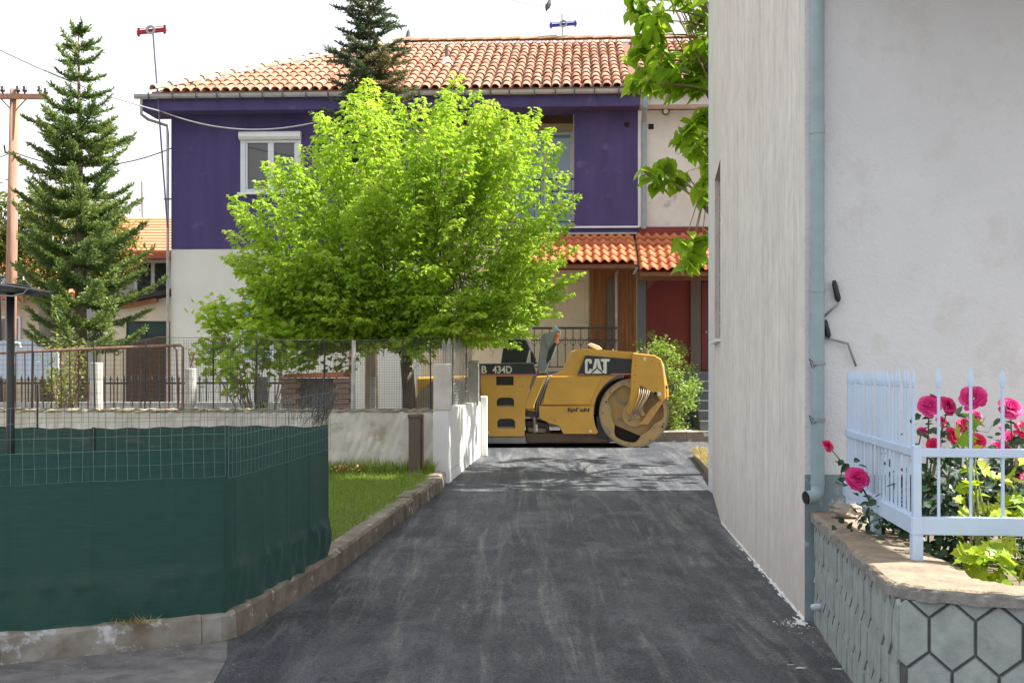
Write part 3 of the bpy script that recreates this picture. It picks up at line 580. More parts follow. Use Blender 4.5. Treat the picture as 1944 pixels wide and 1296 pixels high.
# gutters and downpipes
def gutter(x0, x1, z, parent):
    pr = [(-OV-.15, z+.06), (-OV-.14, z+.01), (-OV-.11, z-.018), (-OV-.05, z-.018), (-OV-.004, z+.01), (-OV-.004, z+.05)]
    mb = MB(); mb.prism([(x0, y, zz) for y, zz in pr], (x1-x0, 0, 0)); g = mb.build('gutter', MT['gutter'], parent, local=True)
    br = MB().prism([(-.012, -OV-.175, .085), (-.012, -OV-.17, -.01), (-.012, -OV-.12, -.05), (-.012, -OV-.03, -.05), (-.012, -OV-.03, -.036), (-.012, -OV-.1, -.036), (-.012, -OV-.16, .0), (-.012, -OV-.163, .085)], (.024, 0, 0))
    bm_ = shared(br, 'gutter_bracket', MT['slate']); x = x0+.3
    while x < x1: inst('bracket', bm_, g, Matrix.Translation((x, 0, z))); x += random.uniform(.36, .50)
    return g
zG = hz(177, -OV-.1)
gutter(-.55, xR-.02, zG, house)
MB().tube([(-.42, -OV-.08, zG-.03), (-.42, -OV-.08, zSof-.08), (-.36, -OV*.7, zSof-.14), (-.06, -.08, zSof-.22), (-.05, -.06, zSof-.4), (-.05, -.06, .1)], .03, 10).build('downpipe', MT['gutter'], house, local=True)
xD = hx(1222, -.08)
MB().tube([(xD, -OV-.08, zG-.03), (xD, -OV-.08, zSof-.02), (xD, -.08, zSof-.25), (xD, -.08, hz(436, -.08))], [.05]*4, 12).build('downpipe', mat('grey_downpipe', (.27,.32,.37), (.22,.27,.32), 6, .5), nb, local=True)
# vents
MB().cyl((hx(1190), -.01, hz(239)), (hx(1190), .1, hz(239)), .055, n=9).build('vent_hole', MT['void'], house, local=True)
vt = MB().ring((hx(1264), -.03, hz(215)), (0, 1, 0), .048, .075, .03, 20).build('round_vent', MT['slate'], nb, local=True)
MB().cyl((hx(1264), -.02, hz(215)), (hx(1264), 0, hz(215)), .047, n=20).build('vent_cap', MT['whitepaint'], vt, local=True)
hb([(hx(1231), hx(1241), -.006, .02, hz(248), hz(238))], 'vent_hole', MT['void'], nb)
# white neighbour walls
hb([(xR+.001, xEnd, .002, TH, hz(432), zSof), (xEnd-TH, xEnd, TH, DEP, 0, zSof), (xR+.3, xEnd-TH, DEP-.25, DEP, 0, zSof)], 'wall', MT['neighbour'], nb)
hb([(xR+.001, xEnd, -OV+.02, TH+.1, zSof+.02, zEv)], 'eave_fascia', MT['neighbour'], nb)
hb([(xR-.02, xR+.10, -.03, .0, hz(435), zSof)], 'party_strip', MT['whitepaint'], nb)
hb([(xR+.001, xEnd, -.07, .001, hz(450), hz(433))], 'red_band', MT['maroon'], nb)
gutter(xR+.02, xEnd+.3, zG+.01, nb)
hb([(xR+.001, xEnd, .004, TH, 0, hz(450)-.002)], 'porch_wall', MT['maroon'], nb)
hb([(hx(1311), hx(1330), -.06, .003, zF, hz(520))], 'pilaster', MT['brown'], nb)
mdx0, mdx1 = hx(1331), hx(1331)+1.0
md = hb([(mdx0, mdx1, -.03, .002, zF, hz(536))], 'door', MT['maroon_d'], nb, .01)
MB().cyl((mdx0+.09, -.03, zF+.75), (mdx0+.09, -.09, zF+.75), .02).build('handle', MT['steel'], md, local=True)
hb([(hx(1210, -1.0), hx(1226, -1.0), -1.08, -.96, .0, hz(505, -1.0))], 'porch_post', MT['slate'], nb)
hb([(hx(1212, -1.2), hx(1400, -1.2), -1.26, -1.14, hz(533, -1.2), hz(518, -1.2))], 'porch_beam', MT['beam'], nb)
MB().prism([(hx(1228, -1), -1.0, hz(533, -1.1)), (hx(1245, -1), -1.0, hz(533, -1.1)), (hx(1228, -1), -1.0, hz(550, -1.1))], (0, .06, 0)).build('corner_brace', MT['beam'], nb, local=True)
stp = hb([(hx(1306), hx(1306)+2.2, -1.1, .0, 0, zF-.02)], 'landing', MT['slate'], nb)
for i in range(5):
    hb([(hx(1306)+.001, hx(1306)+2.2, -1.1-.28*(5-i)+.002, -1.1-.28*(4-i), 0, (zF-.02)*(i+1)/6)], 'step', MT['slate'], nb, .01)

# tiled roof: one mesh per tile near the eave, the rest joined
yE, yRg = -OV-.10, 4.7; zE = zG+.10; zR = hz(82, yRg, 1000); xE0 = hx(291, -OV); xRg = hx(745, yRg)
def zroof(y): return zE+(zR-zE)*(y-yE)/(yRg-yE)
SL = math.hypot(yRg-yE, zR-zE); ud = Vector((0, (yRg-yE)/SL, (zR-zE)/SL)); nd = Vector((0, -ud.z, ud.y))
def roofslab(x0, x1, xt0, xt1, name, parent):
    mb = MB(); a = [(x0, yE, zE), (x1, yE, zE), (xt1, yRg, zR), (xt0, yRg, zR)]; mb.prism(a, (0, 0, -.06))
    yb = DEP+.5; b = [(x0, yb, zE), (x1, yb, zE), (xt1, yRg, zR), (xt0, yRg, zR)]; mb.prism(b, (0, 0, -.06))
    if xt0 != x0: mb.prism([(x0, yE, zE), (xt0, yRg, zR), (x0, yb, zE)], (0, 0, -.06))
    return mb.build(name, MT['tilebed'], parent, local=True)
roof = roofslab(xE0, xR, xRg, xR, 'roof', house); roof2 = roofslab(xR+.001, xEnd+.3, xR+.001, xEnd+.3, 'roof', nb)
NROW = 13; TL = SL/NROW
def barrel(L, r0, r1, n=6, t=.016):
    mb = MB(); vs = []
    for (yy, r, lift) in ((-.03, r0, .018), (L*1.0, r1, .0)):
        for rr in (r, r-t):
            vs += [(-rr*math.cos(math.pi*i/n), yy, lift+rr*.82*math.sin(math.pi*i/n)) for i in range(n+1)]
    m = n+1; fs = []
    for i in range(n):
        fs += [(i, i+1, 2*m+i+1, 2*m+i), (m+i, 3*m+i, 3*m+i+1, m+i+1), (i, m+i, m+i+1, i+1), (2*m+i, 2*m+i+1, 3*m+i+1, 3*m+i)]
    return mb.add(vs, fs)
PITCH = .195
tmb = barrel(TL+.03, .086, .070); tme = shared(tmb, 'barrel_tile', MT['tiles'], False)
def hipx(y): return xE0+(xRg-xE0)*(y-yE)/(yRg-yE)
def tileM(x, j, jitter=True):
    o = Vector((x, yE, zE))+ud*(TL*j)+nd*.004
    jx = random.uniform(-.035, .035) if jitter else 0
    X = Vector((1, jx, 0)).normalized(); Y = (ud-X*ud.dot(X)).normalized(); Z = X.cross(Y)
    return frame(o+X*random.uniform(-.008, .008), X, Y, Z)
def lay(x0, x1, par, hip, nmax):
    cells = []; n = int((x1-x0)/PITCH)
    for i in range(n):
        x = x0+(i+.5)*PITCH
        for j in range(NROW):
            if hip and hipx(yE+(yRg-yE)*(j+.6)/NROW) > x: continue
            cells.append((j, x))
    cells.sort(key=lambda c: c[0]); rest = MB(); tint = []
    for q, (j, x) in enumerate(cells):
        M4 = tileM(x, j)
        if q < nmax: inst('tile', tme, par, M4)
        else:
            rest.add([M4 @ Vector(v) for v in tmb.v], tmb.f); tint += [random.random()]*len(tmb.v)
    if rest.v:
        rest.t = tint; stuff(rest.build('upper_tiles', MT['tiles'], par, local=True))
lay(xE0+.02, xR, roof, True, 300); lay(xR, xR+2.6, roof2, False, 120)
rtm = shared(barrel(.44, .115, .10), 'ridge_tile', MT['ridge'])
def ridge(a, b, par):
    a = Vector(a); b = Vector(b); d = (b-a).normalized(); L = (b-a).length; n = int(L/.40); X = Vector((0, 0, 1)).cross(d)*-1; X.normalize(); Z = X.cross(d)
    for i in range(n): inst('ridge_tile', rtm, par, frame(a+d*(i*L/n)+Vector((0, 0, .05)), X, d, Z) @ Matrix.Rotation(random.uniform(-.04, .04), 4, 'Z'))
ridge((xE0+.05, yE+.02, zE), (xRg, yRg, zR), roof); ridge((xR, yRg, zR+.02), (xRg, yRg, zR+.02), roof); ridge((xR+2.8, yRg, zR+.02), (xR, yRg, zR+.02), roof2)
# roof vent pipe with flashing
vx, vy = H(848, 128, 2.0)[0], 2.0
vp = MB().cyl((vx, vy, zroof(vy)-.02), (vx, vy, zroof(vy)+.16), .16, .05, 14).build('vent_flashing', MT['whitepaint'], roof, local=True)
MB().cyl((vx, vy, zroof(vy)+.1), (vx, vy, zroof(vy)+.42), .04, n=10).build('vent_pipe', MT['brownpost'], vp, local=True)

# porch canopies of interlocking orange tiles
def wavetile(wd, L):
    mb = MB(); n = 8; vs = []
    for yy, lf in ((-.02, .026), (L, 0)):
        for tt in (0, -.014):
            vs += [((i/n-.5)*wd*1.03, yy, lf+tt+.028*math.sin(2*math.pi*(i/n)-.6)) for i in range(n+1)]
    m = n+1; fs = []
    for i in range(n): fs += [(i, i+1, 2*m+i+1, 2*m+i), (m+i, 3*m+i, 3*m+i+1, m+i+1), (i, m+i, m+i+1, i+1)]
    return mb.add(vs, fs)
def canopy(x0, x1, yo, zo, zi, par, cols, rows):
    sl = Vector((0, -yo-.02, zi-zo)); Ls = sl.length; u = sl.normalized(); n_ = Vector((0, -u.z, u.y))
    c = MB().prism([(x0, yo+.05, zo), (x1, yo+.05, zo), (x1, -.02, zi-.02), (x0, -.02, zi-.02)], (0, 0, -.07)).build('canopy', MT['beam'], par, local=True)
    wd = (x1-x0)/cols; me = shared(wavetile(wd, Ls/rows+.02), 'canopy_tile', MT['newtile'], True)
    for i in range(cols):
        for j in range(rows):
            o = Vector((x0+(i+.5)*wd, yo, zo+.03))+u*(j*Ls/rows)+n_*.02
            inst('tile', me, c, frame(o, Vector((1, 0, 0)), u, n_) @ Matrix.Rotation(random.uniform(-.012, .012), 4, 'Z'))
    return c
zi = hz(450)
canopy(hx(960, -1.3), hx(1207, -1.3), -1.8, hz(502, -1.8), zi, house, 15, 5)
canopy(hx(1212, -1.3), hx(1212, -1.3)+2.6, -1.95, hz(517, -1.95), zi, nb, 15, 6)
hb([(hx(960), hx(1209), -.12, .0, zi+.035, zi+.07)], 'flashing', MT['gutter'], house)
hb([(hx(1208.3, -1.3)-.02, hx(1208.3, -1.3)+.02, -1.45, -.02, hz(512, -1.3), hz(512, -1.3)+.02)], 'verge_strip', MT['whitepaint'], nb)
ca, cb = hx(960, -1.2), hx(1205, -1.2)
hb([(ca, cb, -1.26, -1.16, hz(513, -1.2), hz(504, -1.2))], 'canopy_beam', MT['beam'], house)

# aerials on the roof
def aerial(name, label, a, b, pa, pb_, hgt, mt):
    t = thing(name, label, 'aerial', tuple(a))
    MB().cyl(a, b, .017, n=8).build('mast', MT['steel'] if mt != 'redplastic' else mat('violet_mast', (.10,.085,.19), (.14,.12,.22), 8, .6), t)
    pa = Vector(pa); pb_ = Vector(pb_); d = (pb_-pa)
    q = MB().bar(pa, pb_, .05, hgt*.55).build('dipole_box', MT[mt], t, bevel=.01)
    for k in (.06, .94):
        c = pa+d*k; MB().bar(c-Vector((0, 0, hgt*.6)), c+Vector((0, 0, hgt*.6)), .04, .03, up=(0, 1, 0)).build('end_cap', MT['iron'] if mt == 'redplastic' else MT[mt], t)
    for k in (-.4, -.13, .13, .4):
        MB().bar(pa+Vector((0, -.04, hgt*k)), pb_+Vector((0, -.04, hgt*k)), .012, .012).build('rod', MT[mt], t)
    m = (pa+pb_)/2; MB().ring(m+Vector((0, -.09, 0)), (0, 1, 0), .05, .09, .03, 16).build('feed_clamp', MT['steel'], t)
    return t
def HW(px, py, d):    # world point on the house plane
    x, z = H(px, py, d); return Vector((HX+x*HC-d*HS, HYY+x*HS+d*HC, HZ+z))
a1 = aerial('tv_aerial', 'red television aerial on a long leaning mast at the purple house corner', HW(318, 432, -.30), HW(290, 56, -.55), HW(260, 62, -.6), HW(316, 56, -.6), .14, 'redplastic')
MB().cyl(HW(311, 378, -.30), HW(326, 378, -.02), .015).build('wall_bracket', MT['steel'], a1)
aerial('tv_aerial', 'blue television aerial standing on the roof ridge', HW(1069, 84, 4.7), HW(1067, 27, 4.7), HW(1043, 49, 4.65), HW(1095, 45, 4.65), .12, 'blueplastic')

# birds
def bird(label, p, yaw, tilt, s=.3):
    t = thing('bird', label, 'bird', tuple(p), 0, 'birds about the roof ridge'); p = Vector(p); d = Vector((math.cos(yaw)*math.cos(tilt), math.sin(yaw)*math.cos(tilt), math.sin(tilt)))
    up = Vector((0, 0, 1)); b = p+up*.06*s/.3
    pts = [b-d*.62*s, b-d*.40*s, b-d*.15*s, b+d*.12*s, b+d*.30*s+up*.05*s, b+d*.42*s+up*.10*s, b+d*.52*s+up*.10*s, b+d*.66*s+up*.08*s]
    MB().tube(pts, [.03*s, .06*s, .17*s, .18*s, .12*s, .105*s, .07*s, .006*s], 10).build('body', MT['feather'], t, smooth=True)
    for sgn in (-1, 1):
        sd = d.cross(up).normalized()*sgn; MB().tube([b+d*.2*s+sd*.10*s+up*.06*s, b+sd*.17*s+up*.05*s, b-d*.5*s+sd*.06*s], [.02*s, .09*s, .015*s], 6).build('wing', MT['feather'], t, smooth=True)
        MB().cyl(b+sd*.05*s-up*.1*s, p+sd*.05*s, .012*s, n=5).build('leg', MT['feather'], t)
bird('dark bird perched on the tiled hip beside the fir top', HW(601, 112, 2.9), 2.8, .2, .32)
bird('dark bird perched upright on the roof ridge right of the fir top', HW(774, 84, 4.7), 1.4, 1.2, .42)
MB_wire = MB().tube([P(700, -60, 27), P(1041, 16, 27), P(1400, 60, 27)], .004, 4)
tag(MB_wire.build('thin_wire', MT['cabledark']), 'thin wire high above the roof on which a bird sits', 'cable')
bird('dark bird perched on the wire above the blue aerial', P(1041, 16, 27), 1.0, 1.0, .30)

# ================================================================== THE WHITE BUILDING ON THE RIGHT
BH = 10.0
c0 = Vector((1.885, 8.15)); c1 = Vector((2.03, 12.26)); c2 = Vector((2.30, 14.5))
bld = thing('white_building', 'tall pale rendered building with streaked side wall beside the lane', 'building', (c0.x, c0.y, 0))
def vwall(a, b, z0, z1, t, nrm):
    a = Vector((a[0], a[1], 0)); b = Vector((b[0], b[1], 0)); n_ = Vector((nrm[0], nrm[1], 0)).normalized()*t
    return [(a.x, a.y, z0), (b.x, b.y, z0), (b.x, b.y, z1), (a.x, a.y, z1)], n_
mb = MB()
mb.prism([(c0.x, c0.y, -.2), (c1.x, c1.y, -.2), (c1.x, c1.y, BH), (c0.x, c0.y, BH)], (.3, 0, 0))
mb.build('side_wall', MT['streak'], bld)
# second stretch with the shuttered window opening
def q2(t): return c1+(c2-c1)*t
ta, tb = .10, .715; wz0_, wz1_ = 1.93, 3.70
mb = MB()
for (s0, s1, z0, z1) in ((0, ta, -.2, BH), (tb, 1, -.2, BH), (ta, tb, -.2, wz0_), (ta, tb, wz1_, BH)):
    a, b = q2(s0), q2(s1); mb.prism([(a.x, a.y, z0), (b.x, b.y, z0), (b.x, b.y, z1), (a.x, a.y, z1)], (.28, 0, 0))
mb.build('rear_side_wall', MT['streak'], bld)
a, b = q2(ta), q2(tb)
wn = MB().prism([(a.x+.06, a.y, wz0_), (b.x+.06, b.y, wz0_), (b.x+.06, b.y, wz1_), (a.x+.06, a.y, wz1_)], (.04, 0, 0)).build('window_shutter', MT['brown'], bld)
MB().prism([(a.x-.05, a.y-.06, wz0_-.03), (b.x-.05, b.y+.06, wz0_-.03), (b.x-.05, b.y+.06, wz0_), (a.x-.05, a.y-.06, wz0_)], (.12, 0, 0)).build('sill', MT['whitepaint'], wn)
for k in range(12):
    z = wz0_+.05+k*(wz1_-wz0_-.1)/12; MB().prism([(a.x+.045, a.y+.05, z), (b.x+.045, b.y-.05, z), (b.x+.045, b.y-.05, z+.10), (a.x+.045, a.y+.05, z+.10)], (.012, 0, 0)).build('slat', MT['brown'], wn)
MB().box(c0.x+.302, 7.5, c0.y-.0, c0.y+.3, -.2, BH).build('front_wall', MT['frontwall'], bld)
MB().box(c0.x+.002, 7.49, c0.y-.004, c0.y+.02, .95, BH).build('plaster_face', MT['frontwall'], bld)
MB().box(c0.x+.002, 7.48, c0.y-.006, c0.y+.02, -.1, .949).build('plinth_face', MT['peel'], bld)
MB().box(7.2, 7.5, c0.y+.3, 14.5, -.2, BH).build('far_wall', MT['frontwall'], bld)
MB().box(c2.x+.0, 7.5, 14.5, 14.8, -.2, BH).build('back_wall', MT['frontwall'], bld)
MB().prism([(1.7, 8.0, BH), (1.85, 12.3, BH), (2.15, 14.95, BH), (7.6, 14.95, BH), (7.6, 8.0, BH)], (0, 0, .2)).build('roof_slab', MT['kerb'], bld)
# unseen balconies with parapets, added to shade the near lane and green cloth
for zb_ in (4.35, 7.25):
    bc_ = MB().box(2.0, 5.05, 6.1, c0.y-.006, zb_, zb_+.2).build('shade_balcony', MT['frontwall'], bld)
    MB().box(2.0, 5.05, 6.1, 6.22, zb_+.202, zb_+1.0).build('shade_parapet', MT['frontwall'], bc_); MB().box(2.0, 2.12, 6.222, c0.y-.006, zb_+.202, zb_+1.0).build('shade_parapet', MT['frontwall'], bc_)
# painted foot of the side wall
mb = MB(); n = 60
for i in range(n):
    t0, t1 = i/n, (i+.98)/n; a = c0+(c1-c0)*t0; b = c0+(c1-c0)*t1; h = random.uniform(.015, .035)
    w_ = random.uniform(.004, .016)
    mb.prism([(a.x, a.y, -.02), (a.x-w_, a.y, -.02), (a.x, a.y, zg(a.y)+h)], (b.x-a.x, b.y-a.y, 0))
mb.build('paint_fringe', MT['wallwhite'], bld)
# downpipe with elbow outlet, clips, and wires
dpx = 1.952; dpy = c0.y-.075
dp = MB().tube([(dpx, dpy, BH), (dpx, dpy, .92), (dpx, dpy, .86), (dpx-.01, dpy-.01, .83), (dpx-.035, dpy-.02, .815), (dpx-.085, dpy-.04, .81)], [.043, .043, .043, .044, .044, .044], 18, caps=False).build('downpipe', MT['pipeblue'], bld, smooth=True)
MB().cyl((dpx-.0845, dpy-.04, .81), (dpx-.06, dpy-.033, .81), .036, n=16).build('outlet_hole', MT['void'], dp)
for z in (3.14, 2.13, .905): MB().cyl((dpx, dpy, z-.01), (dpx, dpy, z+.05 if z > 1 else z+.012), .0465, n=18, caps=False).build('pipe_collar', MT['pipeblue'], dp, smooth=True)
for z in (1.655, 1.295):
    MB().ring((dpx, dpy, z), (0, 0, 1), .0445, .050, .018, 18).build('pipe_clip', MT['steel'], dp)
    MB().tube([(dpx-.03, dpy-.03, z+.01), (dpx-.06, dpy-.03, z+.04), (dpx-.045, dpy-.045, z-.02), (dpx-.02, dpy-.05, z)], .003, 5).build('clip_wire', MT['iron'], dp)
MB().tube([(1.945, c0.y-.012, 2.02), (1.95, c0.y-.014, 1.8), (1.94, c0.y-.012, 1.62), (1.95, c0.y-.012, 1.36)], .0035, 5).build('wall_wire', MT['iron'], dp)
# old broken pipe stub below and small white drain
sp = MB().tube([(2.02, c0.y-.06, .36), (1.985, c0.y-.06, .33), (1.975, c0.y-.06, .26)], [.04, .042, .045], 14, caps=False).build('broken_pipe', MT['pipeblue'], smooth=True)
tag(sp, 'broken grey-blue pipe stub low in the corner by the hexagon wall', 'pipe')
tag(MB().cyl((1.99, 7.86, .155), (1.855, 7.82, .155), .022, n=14).build('drain_pipe', MT['pvc'], smooth=True), 'short pale drain pipe sticking out of the hexagon wall', 'pipe')
# awning cranks on the wall
def crank(label, pts, g0, g1, extra=None):
    t = thing('crank_handle', label, 'crank handle', tuple(pts[0])); MB().tube(pts, .008, 8).build('rod', MT['steel'], t, smooth=True)
    a, b = Vector(g0), Vector(g1); MB().tube([a, a+(b-a)*.15, a+(b-a)*.85, b], [.009, .020, .017, .009], 10).build('grip', MT['dark'], t, smooth=True)
wy = c0.y-.04
W = lambda px, py: P(px, py, wy)
crank('awning crank with black grip pointing up, upper of two', [W(1564, 601), W(1590, 578), W(1592, 570)], W(1592, 573), W(1583, 532))
crank('awning crank with black grip at left, lower of two above fence', [W(1566, 640), W(1575, 643), W(1610, 652), W(1625, 695)], W(1573, 642), W(1566, 607))

# ================================================================== HEXAGON GARDEN WALL
A = Vector((1.64, 5.37, 0)); B = Vector((1.945, 8.14, 0)); Cc = Vector((3.6, 4.5, 0)); WT = .713
gw = thing('garden_wall', 'low grey garden wall of hexagon stones with rough coping', 'wall', (A.x, A.y, 0))
def inn(p, d, t): return p+d*t
dA = (B-A).normalized(); nA = Vector((dA.y, -dA.x, 0))         # into the bed
dF = (Cc-A).normalized(); nF = Vector((-dF.y, dF.x, 0))
ia = A+nA*.20+nF*.20
core = MB()
core.prism([A+nA*.012+nF*.012, B+nA*.012, B+nA*.2, ia, Cc+nF*.2, Cc+nF*.012], (0, 0, WT-.06))
core.build('wall_core', MT['groove'], gw)
def hexes(p0, d, nrm, L, name):
    hw, hh, sd = .184, .298, .146; pitch = (hh+sd)/2; g = .0042; rows = 4; z0 = -.05
    for r_ in range(-1, rows):
        cz = WT-.06-.142-r_*pitch
        x = (hw/2 if r_ % 2 else 0)+hw*.18
        while x < L+hw*.4:
            pts = []
            for (u, v) in ((-.5, -sd/2), (0, -hh/2), (.5, -sd/2), (.5, sd/2), (0, hh/2), (-.5, sd/2)):
                xx = x+u*(hw-2*g); zz = cz+v*(1-.035)
                pts.append((xx, zz))
            # clip to the wall rectangle
            def clip(poly, f):
                out = []
                for i in range(len(poly)):
                    p, q = poly[i], poly[(i+1) % len(poly)]; fp, fq = f(p), f(q)
                    if fp >= 0: out.append(p)
                    if fp*fq < 0: k = fp/(fp-fq); out.append((p[0]+(q[0]-p[0])*k, p[1]+(q[1]-p[1])*k))
                return out
            for f in (lambda p: p[0]-.004, lambda p: L-.004-p[0], lambda p: WT-.062-p[1], lambda p: p[1]+.02):
                pts = clip(pts, f)
                if len(pts) < 3: break
            if len(pts) >= 3:
                pr = random.uniform(.010, .016); outp = []; basep = []
                cx_ = sum(p[0] for p in pts)/len(pts); cz_ = sum(p[1] for p in pts)/len(pts)
                o3 = lambda u, z, off: p0+d*u-nrm*off+Vector((0, 0, z))
                lo = [o3(u, z, -.014) for u, z in pts]
                hi = [o3(u+(cx_-u)*.05, z+(cz_-z)*.04, pr-.012+random.uniform(-.002, .002)) for u, z in pts]
                cen = o3(cx_, cz_, pr-.009); n = len(pts); mbh = MB(); mbh.add(lo+hi+[cen], [(i, (i+1) % n, n+(i+1) % n, n+i) for i in range(n)]+[(n+i, n+(i+1) % n, 2*n) for i in range(n)])
                mbh.build(name, MT['hexa'], gw)
            x += hw
hexes(A, dA, nA, (B-A).length-.03, 'hexagon_stone'); hexes(A, dF, nF, 1.15, 'hexagon_stone')
# coping: rough slab with rounded outer corner
def coping():
    e = .028; path = []
    outer = [B-nA*e, B-nA*e-dA*.9, B-nA*e-dA*1.8, A+dA*.14-nA*e, A+dA*.05-nA*(e*.6)+dF*.01, A+dF*.10-nF*e, A+dF*.5-nF*e, A+dF*1.2-nF*e, Cc-nF*e]
    inner = [B+nA*.34, B+nA*.34-dA*.9, B+nA*.33-dA*1.7, A+nA*.30+nF*.30+dA*.22, A+nA*.28+nF*.28, A+nF*.27+dF*.42, A+nF*.26+dF*.7, A+nF*.26+dF*1.3, Cc+nF*.26]
    def dens(p, k): 
        o = []
        for a, b in zip(p, p[1:]):
            for i in range(k): o.append(a+(b-a)*(i/k))
        return o+[p[-1]]
    O, I = dens(outer, 9), dens(inner, 9); mb = MB(); vs = []; c = 6; r = lambda s: random.uniform(-s, s)
    for o, i in zip(O, I):
        d = (i-o).normalized()
        for off, z in ((0, -.06), (0, -.02), (.006, -.006), (.022, .002)):
            q = o+d*(off+r(.005)); vs.append((q.x, q.y, WT+z+r(.003)))
        m = (o+i)/2; vs.append((m.x, m.y, WT+.004+r(.003))); vs.append((i.x, i.y, WT-.01+r(.004)))
    n = len(O); fs = [(k*c+j, (k+1)*c+j, (k+1)*c+j+1, k*c+j+1) for k in range(n-1) for j in range(c-1)]
    mb.add(vs, fs); o = mb.build('coping', MT['coping'], gw); o.data.materials.append(MT['copingface'])
    for p in o.data.polygons:
        if p.index % (c-1) < 2: p.material_index = 1
    return o
coping()
struct(MB().face([(1.98, 8.14, .58), (1.95, 6.0, .58), (2.05, 5.6, .58), (3.7, 4.8, .58), (6, 5.2, .58), (6, 8.14, .58)]).build('flower_bed', MT['ground']))
# loose stone on the coping
bm = bmesh.new(); bmesh.ops.create_icosphere(bm, subdivisions=3, radius=1)
for v in bm.verts:
    q = v.co.copy(); v.co = Vector((max(-.8, min(.8, q.x)), max(-.8, min(.8, q.y)), max(-.7, min(.7, q.z))))
    v.co *= 1+.07*math.sin(q.x*9+q.y*7)+.06*math.sin(q.z*11+q.x*5); v.co.x *= .105; v.co.y *= .09; v.co.z *= .055
me = bpy.data.meshes.new('loose_stone'); bm.to_mesh(me); bm.free(); me.materials.append(MT['stone'])
ls = bpy.data.objects.new('loose_stone', me); COL.objects.link(ls); ls.location = (2.055, 7.78, WT+.045); ls.rotation_euler = (0, 0, .3)
tag(ls, 'loose flat rough stone lying on the wall coping below the downpipe', 'stone')

# ================================================================== PALE BLUE IRON FENCE
fc = Vector((1.945, 6.08, 0)); fe = Vector((2.115, 7.98, 0)); fr = Vector((4.3, 5.80, 0))
fen = thing('iron_fence', 'pale blue iron fence with spear tips above the hexagon garden wall', 'fence', (fc.x, fc.y, WT))
spear_p = [(0, .006), (.010, .013), (.035, .016), (.060, .012), (.085, .005), (.100, .001)]
def picket_mesh(z0, z1):
    mb = MB().box(-.0065, .0065, -.0065, .0065, z0, z1); n = 8; vs = []
    for h, r_ in spear_p: vs += [(r_*math.cos(2*math.pi*i/n), r_*.6*math.sin(2*math.pi*i/n), z1-.004+h) for i in range(n)]
    mb.add(vs, [(k*n+i, k*n+(i+1) % n, (k+1)*n+(i+1) % n, (k+1)*n+i) for k in range(len(spear_p)-1) for i in range(n)])
    return mb
pm = shared(picket_mesh(.20, .825), 'picket', MT['fence'])
def fence_run(a, b, n, rise=0):
    d = (b-a); L = d.length; d.normalize(); up = Vector((0, 0, 1))
    MB().bar(a+up*(WT+.165)-d*.03, b+up*(WT+.165)+d*.02, .05, .085).build('bottom_rail', MT['fence'], fen, bevel=.004)
    MB().bar(a+up*(WT+.515)-d*.02, b+up*(WT+.515)+d*.01, .032, .042).build('middle_rail', MT['fence'], fen, bevel=.004)
    yaw = math.atan2(d.y, d.x)
    for i in range(n):
        p = a+d*(L*(i+.7)/n); inst('picket', pm, fen, Matrix.Translation((p.x-fc.x, p.y-fc.y, random.uniform(-.003, .003))) @ Matrix.Rotation(yaw+random.uniform(-.25, .25), 4, 'Z') @ Matrix.Rotation(random.uniform(-.006, .006), 4, 'X'))
fence_run(fc, fe, 19); fence_run(fc, fr, 16)
for p in (fc, fc+(fe-fc)*.52, fc+(fe-fc)*.93, fc+(fr-fc)*.62):
    MB().box(p.x-.026, p.x+.026, p.y-.026, p.y+.026, WT-.01, WT+.16).build('post', MT['fence'], fen, bevel=.004)
MB().box(fc.x-.02, fc.x+.02, fc.y-.02, fc.y+.02, WT+.16, WT+.55).build('corner_post', MT['fence'], fen, bevel=.004)

# ================================================================== ROSES AND VINE
def rose_flower(c, r_, mt, parent):
    c = np.array(c); n = 34; pos = []; dr = []; up = []; L = []; ti = []
    face = np.array([random.uniform(-.4, .4), -.75, .55]); face /= np.linalg.norm(face)
    u = np.cross(face, [0, 0, 1]); u /= np.linalg.norm(u); v = np.cross(face, u)
    for i in range(n):
        k = i/n; a = i*2.4; rad = r_*(.05+.62*math.sqrt(k)); o = u*math.cos(a)+v*math.sin(a)
        opn = (.25+.95*k)*random.uniform(.6, 1.4)
        pos.append(c+o*rad*.55-face*r_*.35*k); d = o*opn+face*(1.15-.95*k); dr.append(d); up.append(face*(1)-o*.8); L.append(r_*(.50+.42*k)); ti.append(.15+.75*k*random.random()+.1)
    return leaves('flower', mt, pos, dr, L, np.array(L)*1.35, ti, T_PETAL, parent, up=up, jitter=.42)
def bush_leaves(name, mt, pts, L, W, parent, tmpl, down=.3, spread=1.0, tl=(0, 1)):
    n = len(pts); d = unit(n); d[:, 2] = d[:, 2]*.6-down
    d[:, 1] -= .3
    return leaves(name, mt, pts, d, rng.uniform(.7, 1.25, n)*L, rng.uniform(.7, 1.2, n)*W, rng.uniform(tl[0], tl[1], n), tmpl, parent, up=np.tile([0, -.5, 1.0], (n, 1)), jitter=.45)
def rose(label, base, flowers, leafpts, stems):
    t = thing('rose_bush', label, 'rose bush', base, 0, 'roses behind the blue fence')
    mb = MB()
    for s in stems: mb.tube(s, [.007]+[.005]*(len(s)-2)+[.003], 6)
    mb.build('stem', mat('rose_stem', (.05,.09,.03), (.08,.06,.03), 9, .6), t)
    bush_leaves('foliage', MT['roseleaf'], leafpts, .062, .046, t, T_OVATE)
    for c, r_, k in flowers: rose_flower(c, r_, MT['rosepetal'] if k == 0 else MT['roseredpetal'], t)
